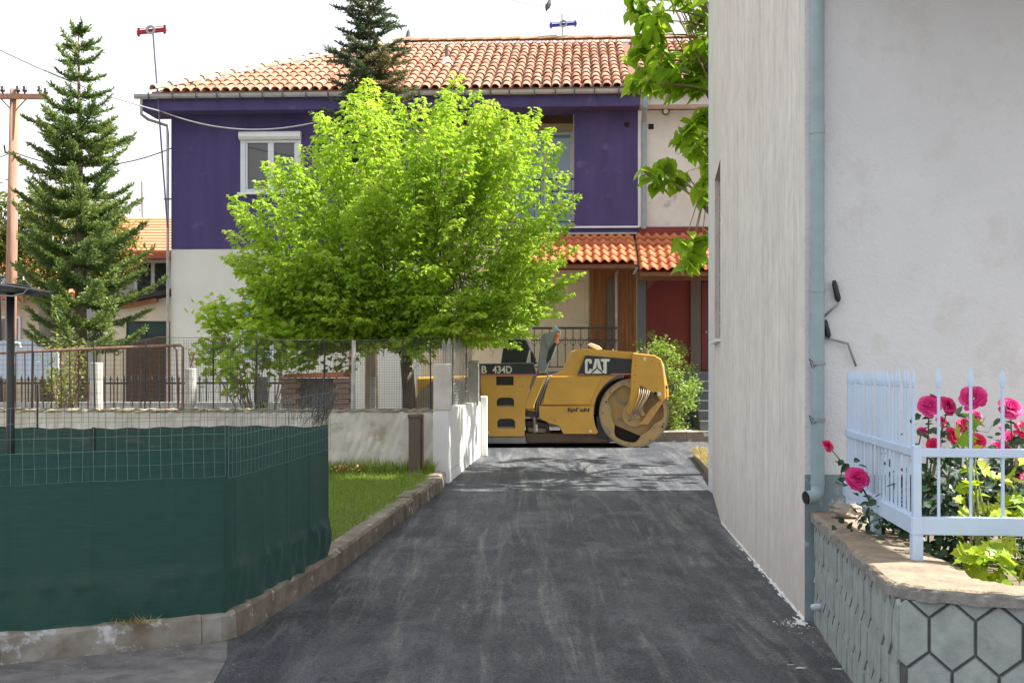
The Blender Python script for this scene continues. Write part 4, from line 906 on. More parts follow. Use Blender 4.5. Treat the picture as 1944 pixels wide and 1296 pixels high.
fl = [(1764, 768, 19, 0, 6.6), (1800, 768, 17, 0, 6.9), (1846, 752, 22, 0, 6.8), (1918, 773, 20, 0, 6.6), (1852, 790, 13, 0, 7.1), (1830, 806, 13, 1, 7.1), (1812, 826, 16, 1, 6.9), (1772, 842, 12, 1, 6.6),
      (1857, 835, 15, 1, 6.6), (1916, 834, 17, 0, 6.9), (1893, 848, 12, 0, 7.1), (1943, 813, 16, 1, 6.8), (1943, 880, 15, 0, 6.9), (1750, 818, 8, 0, 6.8), (1790, 800, 11, 0, 7.2), (1930, 898, 14, 0, 7.0), (1905, 812, 8, 0, 7.3)]
groups = [[], [], []]
for f in fl: groups[0 if f[0] < 1815 else (1 if f[0] < 1885 else 2)].append(f)
labs = ['rose bush with pink blooms nearest the fence corner post', 'rose bush with the tallest pink bloom, behind the second front picket', 'rose bush with pink blooms at the right picture edge']
bases = [(2.26, 6.95, .58), (2.5, 7.05, .58), (2.75, 7.0, .58)]
for gi, (gf, lb, bs) in enumerate(zip(groups, labs, bases)):
    fls = []; stems = []; lp = []
    for (px, py, r_, k, Y) in gf:
        c = P(px, py, Y); fls.append((c, r_*Y/F*1.05, k)); b0 = Vector(bs)+Vector((random.uniform(-.08, .08), random.uniform(-.1, .1), 0))
        m = b0*.45+c*.55+Vector((random.uniform(-.05, .05), .05, .05)); stems.append([b0, m, c])
        for q in range(22):
            t_ = random.uniform(.25, .97); p = (b0*(1-t_)*(1-t_)+m*2*t_*(1-t_)+c*t_*t_); lp.append(p+Vector((random.gauss(0, .045), random.gauss(0, .05), random.gauss(0, .04))))
    for q in range(300):
        lp.append(Vector(bs)+Vector((random.gauss(0, .17), random.gauss(-.1, .16), abs(random.gauss(.20, .20)))))
    rose(lb, bs, fls, lp, stems)
# stray rose reaching out between the pickets
s0 = Vector((2.2, 7.3, .62)); c1_ = P(1572, 845, 7.3); c2_ = P(1627, 906, 7.0)
lp = [P(px, py, 7.1) for px, py in ((1600, 872), (1612, 880), (1590, 878), (1620, 872), (1598, 893), (1585, 915), (1606, 918), (1595, 905), (1630, 882), (1620, 935), (1640, 940), (1632, 925))]
rose('single rose spray with one bloom and one bud reaching out through the fence', (2.2, 7.3, .58), [(c2_, .062, 0), (c1_, .034, 1)], lp, [[s0, P(1640, 930, 7.1), P(1605, 885, 7.1), c1_], [s0, P(1645, 940, 7.1), c2_]])
for (px, py) in ((1708, 722), (1712, 745), (1690, 770), (1672, 790)):
    pass
def vine(label, base, cents, n, L, name='grape_vine', cat='vine'):
    t = thing(name, label, cat, base, 0, 'vines in the flower bed'); mb = MB(); pts = []
    b0 = Vector(base)
    for c in cents:
        c = Vector(c); m = (b0+c)/2+Vector((random.uniform(-.04, .04), -.03, .04)); mb.tube([b0, m, c], [.008, .006, .003], 6)
        mb.tube([c, c+Vector((.03, -.02, .05)), c+Vector((.09, -.03, .04)), c+Vector((.11, -.03, .08))], .0015, 4)
        for q in range(n): pts.append(c+Vector((random.gauss(0, .055), random.gauss(0, .05), random.gauss(0, .045))))
    mb.build('stem', mat('vine_stem', (.20,.26,.05), (.16,.18,.04), 9, .6), t)
    bush_leaves('foliage', MT['vineleaf'], pts, L, L*.95, t, T_LOBED, .35)
vine('yellow-green grape vine climbing behind the front pickets', (2.33, 6.3, .58), [P(px, py, 6.35) for px, py in ((1838, 835), (1825, 820), (1830, 905), (1845, 940), (1875, 950), (1838, 985), (1880, 985), (1850, 880))], 4, .085)
vine('broad bright vine leaves spilling over the coping at the right edge', (2.5, 6.05, .6), [P(px, py, 5.95) for px, py in ((1830, 1055), (1865, 1045), (1905, 1060), (1935, 1050), (1880, 1075), (1850, 1070), (1925, 1075))], 6, .10)
vine('grape vine with large leaves at the right picture edge', (2.75, 6.3, .58), [P(px, py, 6.3) for px, py in ((1925, 935), (1940, 900), (1935, 970), (1915, 985), (1942, 1000))], 5, .095)
# dark ivy low under the side run of the fence
t = thing('ivy_clump', 'dark leafy clump under the bottom rail of the side fence', 'plant', (2.2, 6.9, .58))
bush_leaves('foliage', MT['roseleaf'], [P(random.gauss(1690, 30), random.gauss(985, 16), random.uniform(6.9, 7.3)) for i in range(130)], .06, .045, t, T_OVATE, .5)

# ================================================================== GREEN SCREENED ENCLOSURE ON THE LEFT
e0 = Vector((-4.3, 6.33, 0)); e1 = Vector((-1.712, 7.66, 0)); e2 = Vector((-1.405, 9.6, 0)); e3 = Vector((-6.5, 9.6, 0)); e1 = Vector((-1.735, 7.62, 0)); e0 = Vector((-4.2, 6.16+.14, 0))
enc = thing('screened_fence', 'low wire fence screened with dark green shade cloth beside the lane', 'fence', (e1.x, e1.y, zg(e1.y)+KH))
def cloth(pts, z0, z1, name, wav, n=90, m=26, crease=0):
    seg = [(q-p).length for p, q in zip(pts, pts[1:])]; L = sum(seg); vs = []
    def at(x):
        i = 0
        while i < len(seg)-1 and x > seg[i]: x -= seg[i]; i += 1
        d = (pts[i+1]-pts[i]).normalized(); nr = Vector((d.y, -d.x, 0)); w0 = 0
        if i < len(seg)-1 and seg[i]-x < .06: w0 = (1-(seg[i]-x)/.06)*.5; d2 = (pts[i+2]-pts[i+1]).normalized()
        elif i > 0 and x < .06: w0 = (1-x/.06)*.5; d2 = (pts[i]-pts[i-1]).normalized()
        p = pts[i]+d*x
        if w0: nr = (nr*(1-w0)+Vector((d2.y, -d2.x, 0))*w0).normalized()
        return p, nr
    cor = sum(seg[:1])
    xs = [i/n*L for i in range(n+1)]
    if len(seg) > 1: k = min(range(n+1), key=lambda i: abs(xs[i]-seg[0])); xs[k] = seg[0]
    for j in range(m+1):
        v = j/m
        for i in range(n+1):
            x = xs[i]; p, nr = at(x); cf = min(1, abs(x-seg[0])/.25) if len(seg) > 1 else 1
            off = wav*(.5*math.sin(x*7+1)+.35*math.sin(x*17+v*3))*(.3+.7*(1-v))
            low = max(0, 1-v/.26)
            off += low*(.012*math.sin(x*3.3+.7)+.012*math.sin(x*8.1+v*9)+.010*math.sin(x*23))+.030*math.sin(min(1, v/.3)*math.pi)*(.55+.45*math.sin(x*2.3+2.2))*crease
            off += .026*math.exp(-((v-.24)/.035)**2)*(.5+.5*math.sin(x*19+math.sin(x*7)*2))*crease+.007*math.sin(x*41)*math.exp(-((v-.14)/.06)**2)*crease
            z = z0+(z1-z0)*v+.005*math.sin(x*26)*(1 if v == 1 else 0)+.010*math.sin(x*2.6)*v
            off = off*(.25+.75*cf)+.006*math.exp(-(((x+.1) % .47-.235)/.02)**2)
            p = p+nr*(off+.010); vs.append((p.x, p.y, z+zg(p.y)))
    mb = MB().add(vs, [(j*(n+1)+i, j*(n+1)+i+1, (j+1)*(n+1)+i+1, (j+1)*(n+1)+i) for j in range(m) for i in range(n)])
    return mb.build(name, MT['fabric'], enc, smooth=True, fix=False)
ZT = 1.165
cloth([e0, e1, e2], KH, ZT, 'shade_cloth', .010, n=300, m=48, crease=1.0)
cloth([e2+Vector((0, .02, 0)), e3+Vector((0, .02, 0))], KH+.1, ZT-.03, 'back_cloth', .012, n=140, crease=.3)
def mesh_panel(a, b, z0, z1, du, dz_, r_, off, name, mt, par, sag=.006, lean=.0):
    d = b-a; L = d.length; d.normalize(); nr = Vector((d.y, -d.x, 0))*off; up = Vector((0, 0, 1)); mb = MB(); n = int(L/du); k = int(round((z1-z0)/dz_))
    for i in range(n+1):
        p = a+d*(i*L/n)+nr; z = zg(p.y); j1 = random.uniform(-sag, sag); tp = p+up*(z+z1+random.uniform(0, sag*2))+d*(j1+lean*math.sin(i*.33))
        mb.tube([p+up*(z+z0), p+up*(z+(z0+z1)/2)+d*random.uniform(-sag, sag), tp], r_, 3, caps=False)
    for j in range(k+1):
        z = z0+(z1-z0)*j/k
        pts = [a+d*(L*i/14)+nr+up*(zg((a+d*(L*i/14)).y)+z+random.uniform(-sag, sag)*.8) for i in range(15)]; mb.tube(pts, r_, 3, caps=False)
    return mb.build(name, mt, par, fix=False)
mesh_panel(e0, e1, .985, 1.41, .0625, .085, .0013, .026, 'front_mesh', MT['greenwire'], enc)
mesh_panel(e1, e2, .975, 1.40, .0625, .085, .0013, .028, 'lane_mesh', MT['greenwire'], enc)
mesh_panel(e2, e3, KH+.85, 1.50, .064, .10, .0015, .0, 'back_mesh', MT['wire'], enc, .008, .02)
# loose ends of the roll of netting where it was gathered
mb = MB()
for i in range(120):
    px = random.choice([random.gauss(608, 9), random.uniform(545, 625)]); a = P(px, random.uniform(790, 812), 9.6+random.uniform(-.1, .05)); b = P(px+random.gauss(10, 14), random.uniform(715, 760), 9.6+random.uniform(-.1, .1))
    mb.tube([a, (a+b)/2+Vector((random.gauss(0, .02), random.gauss(0, .03), 0)), b], .0014, 3, caps=False)
mb.build('netting_roll', MT['wire'], enc, fix=False)
for p in (e0+(e1-e0)*.3, e1+Vector((-.02, .03, 0)), e2+Vector((-.03, -.03, 0)), e2+(e3-e2)*.35, e2+(e3-e2)*.7):
    MB().cyl((p.x, p.y+.03, zg(p.y)+.1), (p.x, p.y+.03, zg(p.y)+ZT-.03), .014, n=8).build('stake', MT['iron'], enc)
# wisps of dry grass at the foot of the cloth
g = Vector((-2.17, 7.30, KH)); pos = [(g.x+random.gauss(0, .07), g.y-.02+random.gauss(0, .015), KH+.0) for i in range(60)]
dr = unit(60); dr[:, 2] = np.abs(dr[:, 2])*.35+.05
tag(leaves('dry_weed', MT['drygrass'], pos, dr, rng.uniform(.04, .12, 60), .006, rng.uniform(0, .5, 60), T_BLADE), 'tuft of dry weed lying on the kerb below the green cloth', 'weed')
# black pole with a flat arm inside the enclosure
pl = thing('metal_pole', 'black metal pole with a flat board on top inside the green enclosure', 'pole', (P(20, 700, 8.6).x, 8.6, .17))
pb0 = P(20, 860, 8.6)
MB().cyl((pb0.x, 8.6, .15), (pb0.x, 8.6, P(20, 556, 8.6).z), .027, n=14).build('shaft', MT['brownpost'] if False else MT['dark'], pl, smooth=True)
a, b = P(-60, 548, 8.6), P(47, 551, 8.6)
MB().obox((a+b)/2, ((b-a).length/2, 0, 0), (0, .16, 0), (0, 0, .030)).build('board', MT['dark'], pl, bevel=.006)
MB().prism([P(47, 551, 8.55), P(104, 554, 8.5), P(100, 556, 8.5), P(47, 560, 8.55)], (0, .14, 0)).build('arm', MT['dark'], pl)
MB().tube([P(-5, 540, 8.42), P(30, 544, 8.42), P(95, 554, 8.45), P(60, 546, 8.42), P(47, 530, 8.42)], .004, 5).build('wire_loop', MT['steel'], pl)
MB().tube([P(-5, 561, 8.42), P(25, 562, 8.42), P(45, 557, 8.42), P(52, 549, 8.42)], .005, 5).build('wire_loop', MT['steel'], pl)
tag(MB().cyl(P(71, 812, 9.9), P(71, 730, 9.9), .008, n=6).build('thin_stake', MT['iron']), 'thin dark stake standing behind the green back cloth', 'stake')

# ================================================================== LOW WALL, GATE WALL AND NETTING
LY = 15.5; zw = P(0, 776, LY).z
lw = thing('yard_wall', 'low limewashed yard wall with stained top behind the lawn', 'wall', (-4, LY, zg(LY)))
xw = (853-CX)*LY/F
def rough_wall(x0, x1, y0, y1, z0, z1, name, mt, par, nx=60, nz=8, amp=.008):
    mb = MB(); vs = []
    for j in range(nz+1):
        for i in range(nx+1):
            vs.append((x0+(x1-x0)*i/nx, y0+random.uniform(-amp, amp), z0+(z1-z0)*j/nz+(random.uniform(-.012, .012) if j == nz else 0)))
    fs = [(j*(nx+1)+i, j*(nx+1)+i+1, (j+1)*(nx+1)+i+1, (j+1)*(nx+1)+i) for j in range(nz) for i in range(nx)]
    o = len(vs); vs += [(x0+(x1-x0)*i/nx, y1, z1+random.uniform(-.02, .01)) for i in range(nx+1)]
    fs += [(nz*(nx+1)+i, nz*(nx+1)+i+1, o+i+1, o+i) for i in range(nx)]
    o2 = len(vs); vs += [(x0, y1, z0), (x1, y1, z0)]
    fs += [tuple([o2]+[j*(nx+1) for j in range(nz+1)]+[o]), tuple([o2+1, o+nx]+[j*(nx+1)+nx for j in range(nz, -1, -1)])]
    return mb.add(vs, fs).build(name, mt, par)
rough_wall(-7.5, xw, LY, LY+.19, zg(LY)-.1, zw-.035, 'wall_body', MT['wallgrey'], lw, 120)
rough_wall(-7.5, (846-CX)*LY/F, LY-.012, LY+.21, zw-.035, zw, 'wall_cap', MT['wallcap'], lw, 120, 2, .01)
# gate wall: white return along the lane, pillars
gwl = thing('gate_wall', 'bright white gate wall running back along the lane', 'wall', (xw, LY, zg(LY)))
p0, p1 = Vector((xw, LY-.02, 0)), Vector(((912-CX)*18.8/F, 18.8, 0))
mb = MB(); mb.prism([(p0.x, p0.y, zg(LY)-.1), (p1.x, p1.y, zg(18.8)-.1), (p1.x, p1.y, P(908, 762, 18.8).z), (p0.x, p0.y, zw+.01)], (-.2, 0, 0)); mb.build('return_wall', MT['wallwhite'], gwl, bevel=.012)
pz = P(840, 690, LY).z
pa, pb_ = (823-CX)*(LY)/F, (856-CX)*LY/F
MB().box(pa, pb_+.002, LY-.03, LY+.20, zw-.02, pz).build('corner_pillar', MT['wallgrey'], gwl, bevel=.012)
q = P(903, 684, 18.6); MB().box(q.x-.10, q.x+.05, 18.3, 18.62, 1.1, q.z).build('rear_pillar', MT['concretepost'], gwl, bevel=.012)
MB().box(p1.x-.02, p1.x+.10, 18.82, 19.05, zg(18.8)-.1, P(915, 752, 18.9).z).build('end_pillar', MT['wallwhite'], gwl, bevel=.012)
q = P(909, 690, 18.7); MB().box(q.x-.012, q.x+.026, 18.81, 18.835, zg(18.7), q.z).build('gate_post', MT['rustlight'], gwl)
# netting above the low wall
net = thing('wire_netting', 'fine wire netting on stakes above the low yard wall', 'netting', (-2, LY+.1, zw))
na, nb_ = Vector((-6.4, LY+.1, 0)), Vector(((846-CX)*(LY+.1)/F, LY+.1, 0))
zo = zg(LY+.1); ztop = P(0, 646, LY).z
mesh_panel(Vector(((345-CX)*LY/F, LY+.1, 0)), nb_, zw-zo, ztop-zo, .030, .030, .0017, 0, 'net', MT['wire'], net, .004)
mesh_panel(na, Vector(((345-CX)*LY/F, LY+.1, 0)), zw-zo, ztop-zo, .060, .060, .0016, 0, 'net', MT['wire'], net, .006)
for px in (60, 180, 275, 405, 485, 615, 670, 765, 818):
    p = P(px, 776, LY+.1); MB().cyl(p, P(px+random.uniform(-3, 3), 646, LY+.1), .010 if px != 670 else .028, n=6).build('stake', MT['iron'] if px != 670 else MT['concretepost'], net)
MB().tube([P(x_, 640+random.uniform(-1, 1)+(5 if 500 < x_ < 760 else 0)-(x_ < 300)*-14, LY+.1) for x_ in range(-60, 850, 60)], .004, 4).build('top_wire', MT['wire'], net)
# netting with a wavy top over the gate wall
gn = thing('gate_netting', 'rusty wavy-topped netting standing on the white gate wall', 'netting', (xw, LY+.6, zw))
mb = MB()
def onret(t): return p0+(p1-p0)*t+Vector((-.1, 0, 0))
for i in range(70):
    t_ = .03+.9*i/69; p = onret(t_); z0_ = zw+(P(908, 762, 18.8).z-zw)*t_; zt = P(860, 652, LY).z+.05*math.sin(i*.55)+t_*.17
    mb.tube([(p.x, p.y, z0_), (p.x+random.uniform(-.01, .01), p.y, (z0_+zt)/2), (p.x, p.y, zt)], .0026, 3, caps=False)
for j in range(22):
    pts = []
    for i in range(24):
        t_ = .03+.9*i/23; p = onret(t_); z0_ = zw+(P(908, 762, 18.8).z-zw)*t_; zt = P(860, 652, LY).z+.05*math.sin(i*1.65)+t_*.17; pts.append((p.x+random.uniform(-.008, .008), p.y, z0_+(zt-z0_)*j/21))
    mb.tube(pts, .0026, 3, caps=False)
mb.build('net', MT['concretepost'], gn, fix=False)
for px, t_ in ((872, .3), (893, .72)):
    p = onret(t_); MB().cyl((p.x, p.y, 1.15), (p.x+.01, p.y, P(890, 590, p.y).z if t_ > .5 else P(872, 650, p.y).z), .007, n=6).build('stake', MT['wire'], gn)
# brown post in front of the wall
bp = thing('brown_post', 'square brown capped post standing in the grass before the yard wall', 'post', (P(788, 860, 15.2).x, 15.2, zg(15.2)+.13))
q = P(788, 786, 15.2); MB().box(q.x-.075, q.x+.065, 15.14, 15.28, zg(15.2)+.05, q.z-.03).build('shaft', MT['brownpost'], bp, bevel=.012)
MB().box(q.x-.085, q.x+.075, 15.13, 15.29, q.z-.05, q.z+.01).build('cap', MT['brownpost'], bp, bevel=.015)
MB().cyl((q.x+.085, 15.24, zg(15.2)+.05), (q.x+.085, 15.24, q.z), .018, n=8).build('side_pipe', MT['rustlight'], bp)
# concrete stub posts
for i, (px, py, wd, lb) in enumerate(((183, 688, .165, 'pale concrete stub post on the yard wall behind the rusty gate'), (362, 699, .15, 'concrete stub post with bare steel rods at the rusty gate end'))):
    t = thing('concrete_post', lb, 'post', tuple(P(px, 776, LY+.35)), 0, 'concrete stub posts'); q = P(px, py, LY+.35); b = P(px, 800, LY+.35)
    MB().cyl(b, q, wd/2, wd/2*.97, 12).build('shaft', MT['concretepost'], t, bevel=.01)
    if i: 
        for k in range(4): MB().cyl(q+Vector((random.uniform(-.05, .05), random.uniform(-.04, .04), -.05)), q+Vector((random.uniform(-.07, .07), 0, random.uniform(.10, .2))), .005, n=5).build('rod', MT['rust'], t)
# rusty gate leaf
rg = thing('rusty_gate', 'long rusty steel gate frame with upright bars behind the yard wall', 'gate', tuple(P(180, 776, 16.6)))
mb = MB(); a, b = P(-60, 672, 16.6), P(343, 655, 16.6); b2 = P(347, 776, 16.6); a2 = P(-60, 776, 16.6)
mb.tube([a, b, P(347, 660, 16.6), b2], .020, 8); mb.tube([P(330, 659, 16.6), P(335, 664, 16.6), P(338, 776, 16.6)], .014, 8); mb.tube([a2, b2], .016, 8)
mb.build('frame', MT['rustlight'], rg)
for px in range(30, 330, 17):
    top = a+(b-a)*((px+60)/403); MB().cyl(top, P(px+random.uniform(-2, 2), 776, 16.6), .008, n=6).build('bar', MT['rust'], rg)
MB().tube([P(25, 690, 16.5), P(25, 660, 16.5), P(29, 651, 16.5), P(36, 651, 16.5), P(39, 660, 16.5)], .022, 8).build('hook_pipe', MT['concretepost'], rg)
# dark spear-topped fence deep in the yard
sf = thing('spear_fence', 'dark iron spear-topped fence deep in the yard', 'fence', tuple(P(300, 780, 21)))
mb = MB().bar(P(-60, 727, 21), P(650, 727, 21), .02, .03); mb.bar(P(-60, 768, 21), P(650, 768, 21), .02, .03); mb.build('rails', MT['iron'], sf)
spm = MB().box(-.008, .008, -.008, .008, -.42, .06); spm.add([(-.022, 0, .06), (0, 0, .14), (.022, 0, .06), (0, 0, .03), (0, .012, .07), (0, -.012, .07)], [(0, 1, 4), (1, 2, 4), (2, 3, 4), (3, 0, 4), (1, 0, 5), (2, 1, 5), (3, 2, 5), (0, 3, 5)])
spme = shared(spm, 'spear', MT['iron']); so_ = ORG[sf.name]; base_z = P(0, 727, 21).z
for px in range(-50, 645, 13):
    q = P(px, 727, 21); inst('spear', spme, sf, Matrix.Translation((q.x-so_[0], q.y-so_[1], q.z-so_[2])))
MB().bar(P(-60, 780, 21), P(650, 780, 21), .2, .3).build('base', MT['concretepost'], sf)
q = P(499, 700, 21); MB().box(q.x-.10, q.x+.10, 20.9, 21.1, .4, P(499, 715, 21).z).build('pier', MT['slate'], sf)
# brick barbecue with terracotta slab
bq = thing('brick_barbecue', 'small brick barbecue with terracotta slab behind the netting', 'barbecue', (P(598, 760, 17.2).x, 17.2, zg(17.2)+.14))
bkm = shared(MB().box(-.105, .105, -.05, .05, -.03, .03), 'brick', MT['brick']); bo = ORG[bq.name]
MB().prism([P(535, 717, 17.0), P(652, 716, 17.0), P(655, 705, 17.0), P(540, 710, 17.0)], (0, .7, 0)).build('slab', MT['terracotta'], bq, bevel=.01)
for r_ in range(9):
    for px in (548, 648):
        q = P(px+(8 if r_ % 2 else 0), 722+r_*10, 17.1); inst('brick', bkm, bq, Matrix.Translation((q.x-bo[0], q.y-bo[1]+random.uniform(-.006, .006), q.z-bo[2])))
for (u0, u1) in ((536, 566), (637, 667)): MB().prism([P(u0, 718, 17.13), P(u1, 718, 17.13), P(u1, 830, 17.13), P(u0, 830, 17.13)], (0, .45, 0)).build('mortar_core', MT['concretepost'], bq)
MB().prism([P(560, 718, 17.5), P(642, 718, 17.5), P(642, 830, 17.5), P(560, 830, 17.5)], (0, .1, 0)).build('back_panel', MT['concretepost'], bq)
wp = P(708, 735, 19); tag(MB().box(wp.x-.04, wp.x+.04, 18.95, 19.05, zg(19)+.1, P(708, 715, 19).z).build('white_stub', MT['whitepaint'], bevel=.01), 'short white post behind the netting beside the tree trunk', 'post')

# ================================================================== FAR LEFT: SHED, HOUSES, POLE, CABLES
sh = thing('garden_shed', 'cream lean-to shed with a dark green door beside the purple house', 'shed', (P(270, 770, 25.9).x, 25.9, zg(26)+.15))
sy = 25.9; zb = zg(26); l, r_ = P(190, 0, sy).x, P(329, 0, sy).x; d0, d1 = P(239, 0, sy).x, P(323, 0, sy).x; dz1 = P(0, 609, sy).z; zl, zr = P(0, 590, sy).z, P(0, 562, sy).z
zat = lambda x: zl+(zr-zl)*(x-l)/(r_-l)
mb = MB(); mb.prism([(l, sy, zb), (d0, sy, zb), (d0, sy, zat(d0)), (l, sy, zl)], (0, .2, 0)); mb.prism([(d1, sy, zb), (r_, sy, zb), (r_, sy, zr), (d1, sy, zat(d1))], (0, .2, 0)); mb.prism([(d0, sy, dz1), (d1, sy, dz1), (d1, sy, zat(d1)), (d0, sy, zat(d0))], (0, .2, 0)); mb.box(l, l+.2, sy+.2, sy+3, zb, zl)
mb.build('wall', mat('shed_cream', (.62,.54,.42), (.55,.48,.37), 2, .9), sh)
MB().prism([(l-.1, sy-.25, zl+.02), (r_, sy-.25, zr+.05), (r_, sy-.25, zr+.14), (l-.1, sy-.25, zl+.11)], (0, 3.4, 0)).build('roof', MT['shedroof'], sh)
MB().bar((l+.5, sy-.1, zat(l+.5)-.02), (r_-.3, sy-.1, zat(r_-.3)-.02), .1, .09).build('rafter', MT['wood'], sh)
dr_ = MB().box(d0, d1, sy+.06, sy+.10, zb+.1, dz1-.01).build('door', MT['greendoor'], sh)
for k in (0, .5): MB().box(d0+.05+(d1-d0)*k, d0+(d1-d0)*(k+.5)-.05, sy+.045, sy+.062, dz1-.34, dz1-.06).build('panel', MT['greendoor'], dr_)
MB().box(d0+.01, d1-.01, sy-.02, sy+.03, zb+.1, dz1-.35).build('bamboo_screen', mat('brown_screen', (.10,.07,.05), (.055,.04,.03), 8, .9, .5, 40, stretch=(10, 1, 1)), dr_)
def farhouse(name, label, x0, x1, Y, zw_, roofpts, wins, mt, dep=7, roofmt='fartile'):
    t = thing(name, label, 'house', ((x0+x1)/2, Y, zg(30))); MB().box(x0, x1, Y, Y+dep, zg(30)-.1, zw_).build('wall', mt, t)
    if roofpts:
        (a0, a1, b0, b1, yd, ov) = roofpts
        rf = MB().prism([(a0[0], Y-ov, a0[1]), (a1[0], Y-ov, a1[1]), (b1[0], Y+yd, b1[1]), (b0[0], Y+yd, b0[1])], (0, .02, -.1)).build('roof', MT[roofmt], t)
        MB().prism([(b0[0], Y+yd, b0[1]), (b1[0], Y+yd, b1[1]), (a1[0], Y+yd*2+ov, a1[1]), (a0[0], Y+yd*2+ov, a0[1])], (0, .02, -.1)).build('rear_roof', MT[roofmt], t)
        n = 12; wd = (a1[0]-a0[0])
        for j in range(n):
            y = Y-ov+(yd+ov)*j/n; z = a0[1]+(b0[1]-a0[1])*j/n
            MB().prism([(a0[0], y, z+.012), (a1[0], y, z+.012), (a1[0], y, z+.06), (a0[0], y, z+.06)], (0, (yd+ov)/n, (b0[1]-a0[1])/n-.03)).build('tile_course', MT[roofmt], rf)
        MB().box(a0[0], a1[0], Y-ov-.05, Y-ov+.03, a0[1]-.16, a0[1]-.01).build('eave', mat('orange_eave', (.45,.13,.07), (.40,.11,.06), 4, .8), t)
    for (u0, u1, v0, v1, g) in wins:
        f = MB().box(u0, u1, Y-.05, Y+.02, v0, v1).build('window', MT['winframe'], t); m = (u0+u1)/2
        for (s0, s1) in ((u0+.08, m-.05), (m+.05, u1-.08)): MB().box(s0, s1, Y-.06, Y-.045, v0+.08, v1-.08).build('pane', MT[g], f)
    return t
fy = 34; L_ = lambda px, Y=fy: (px-CX)*Y/F; Z_ = lambda py, Y=fy: CH-(py-HY)*Y/F
farhouse('far_house', 'far house with bright orange tile roof behind the shed', L_(150), L_(345), fy, Z_(490), ((L_(150), Z_(482)), (L_(345), Z_(482)), (L_(160), Z_(415, 38)), (L_(345), Z_(415, 38)), 4.0, .5),
         [(L_(256), L_(326), Z_(560), Z_(494), 'glass'), (L_(160), L_(225), Z_(560), Z_(497), 'glass')], MT['fargrey'])
farhouse('far_house', 'far beige house low behind the utility pole at the left edge', L_(-60, 40), L_(185, 40), 40, Z_(560, 40), ((L_(-60, 40), Z_(560, 40)), (L_(190, 40), Z_(560, 40)), (L_(-60, 44), Z_(480, 44)), (L_(190, 44), Z_(480, 44)), 4.0, .6),
         [(L_(0, 40), L_(45, 40), Z_(575, 40), Z_(520, 40), 'glassblue'), (L_(95, 40), L_(140, 40), Z_(625, 40), Z_(590, 40), 'glass'), (L_(0, 40), L_(40, 40), Z_(650, 40), Z_(600, 40), 'glass')], MT['farwall'])
tag(MB().prism([P(-70, 720, 24), P(110, 720, 24), P(110, 640, 24), P(-70, 652, 24)], (0, .06, 0)).build('pale_sheet', MT['bluepale']), 'pale blue-white sheet panel in the yard at the left edge', 'panel')
# utility pole
up_ = thing('utility_pole', 'brown wooden utility pole with crossarm and insulators at the left edge', 'utility pole', (P(20, 700, 28).x, 28, zg(28)))
Yp = 28
MB().tube([(P(18, 0, Yp).x, Yp, zg(28)), P(22, 500, Yp), P(28, 170, Yp)], [.13, .12, .10], 14).build('shaft', MT['poleold'], up_, smooth=True)
MB().bar(P(-40, 183, Yp-.12), P(91, 184, Yp-.12), .10, .11).build('crossarm', MT['poleold'], up_)
for (px, py) in ((34, 172), (47, 172), (75, 172), (87, 176), (5, 172)):
    q = P(px, py+8, Yp-.12); MB().tube([q, q+Vector((0, 0, .05)), q+Vector((0, 0, .07)), q+Vector((0, 0, .11)), q+Vector((0, 0, .13)), q+Vector((0, 0, .18))], [.02, .02, .055, .05, .035, .05], 10).build('insulator', MT['insul'], up_, smooth=True)
for sx in (-1, 1): MB().cyl(P(26+sx*24, 188, Yp-.06), P(26+sx*3, 210, Yp-.06), .015, n=6).build('brace', MT['steel'], up_)
MB().tube([P(8, 276, Yp), P(10, 290, Yp), P(24, 292, Yp)], .02, 6).build('bracket', MT['iron'], up_)
def cable(label, pts, r_, mt, sag=0):
    a, b = Vector(pts[0]), Vector(pts[-1])
    if sag: pts = [a+(b-a)*(i/24)-Vector((0, 0, 4*sag*(i/24)*(1-i/24))) for i in range(25)]
    o = MB().tube(pts, r_, 5).build('cable', MT[mt]); tag(o, label, 'cable'); return o
cable('pale overhead cable sagging from the left edge to the purple house eave', [P(-30, 80, 20), HW(310, 213, -.5)], .013, 'cable', .10)
cable('pale cable hanging across the purple wall above the window', [HW(310, 213, -.5), HW(665, 213, -2.3)], .013, 'cable', .33)
cable('dark overhead line behind the fir tree', [P(24, 288, 28), HW(327, 281, .02)], .013, 'cabledark', .35)
cable('dark overhead line running left from the utility pole', [P(24, 288, 28), P(-60, 300, 27)], .013, 'cabledark', .1)
ab = thing('cable_post', 'weathered wooden post top holding the pale cable above the tree', 'post', HW(668, 300, -2.3)); q0, q1 = HW(668, 650, -2.3), HW(668, 204, -2.3)
MB().cyl((q0.x, q0.y, zg(22)), q1, .06, .05, 10).build('shaft', MT['poleold'], ab)
fa = thing('far_aerial', 'thin distant television mast left of the purple house', 'aerial', tuple(P(270, 420, 38)))
MB().cyl(P(271, 430, 38), P(269, 345, 38), .03, n=6).build('mast', MT['steel'], fa); MB().bar(P(248, 384, 38), P(272, 386, 38), .03, .05).build('boom', MT['steel'], fa)

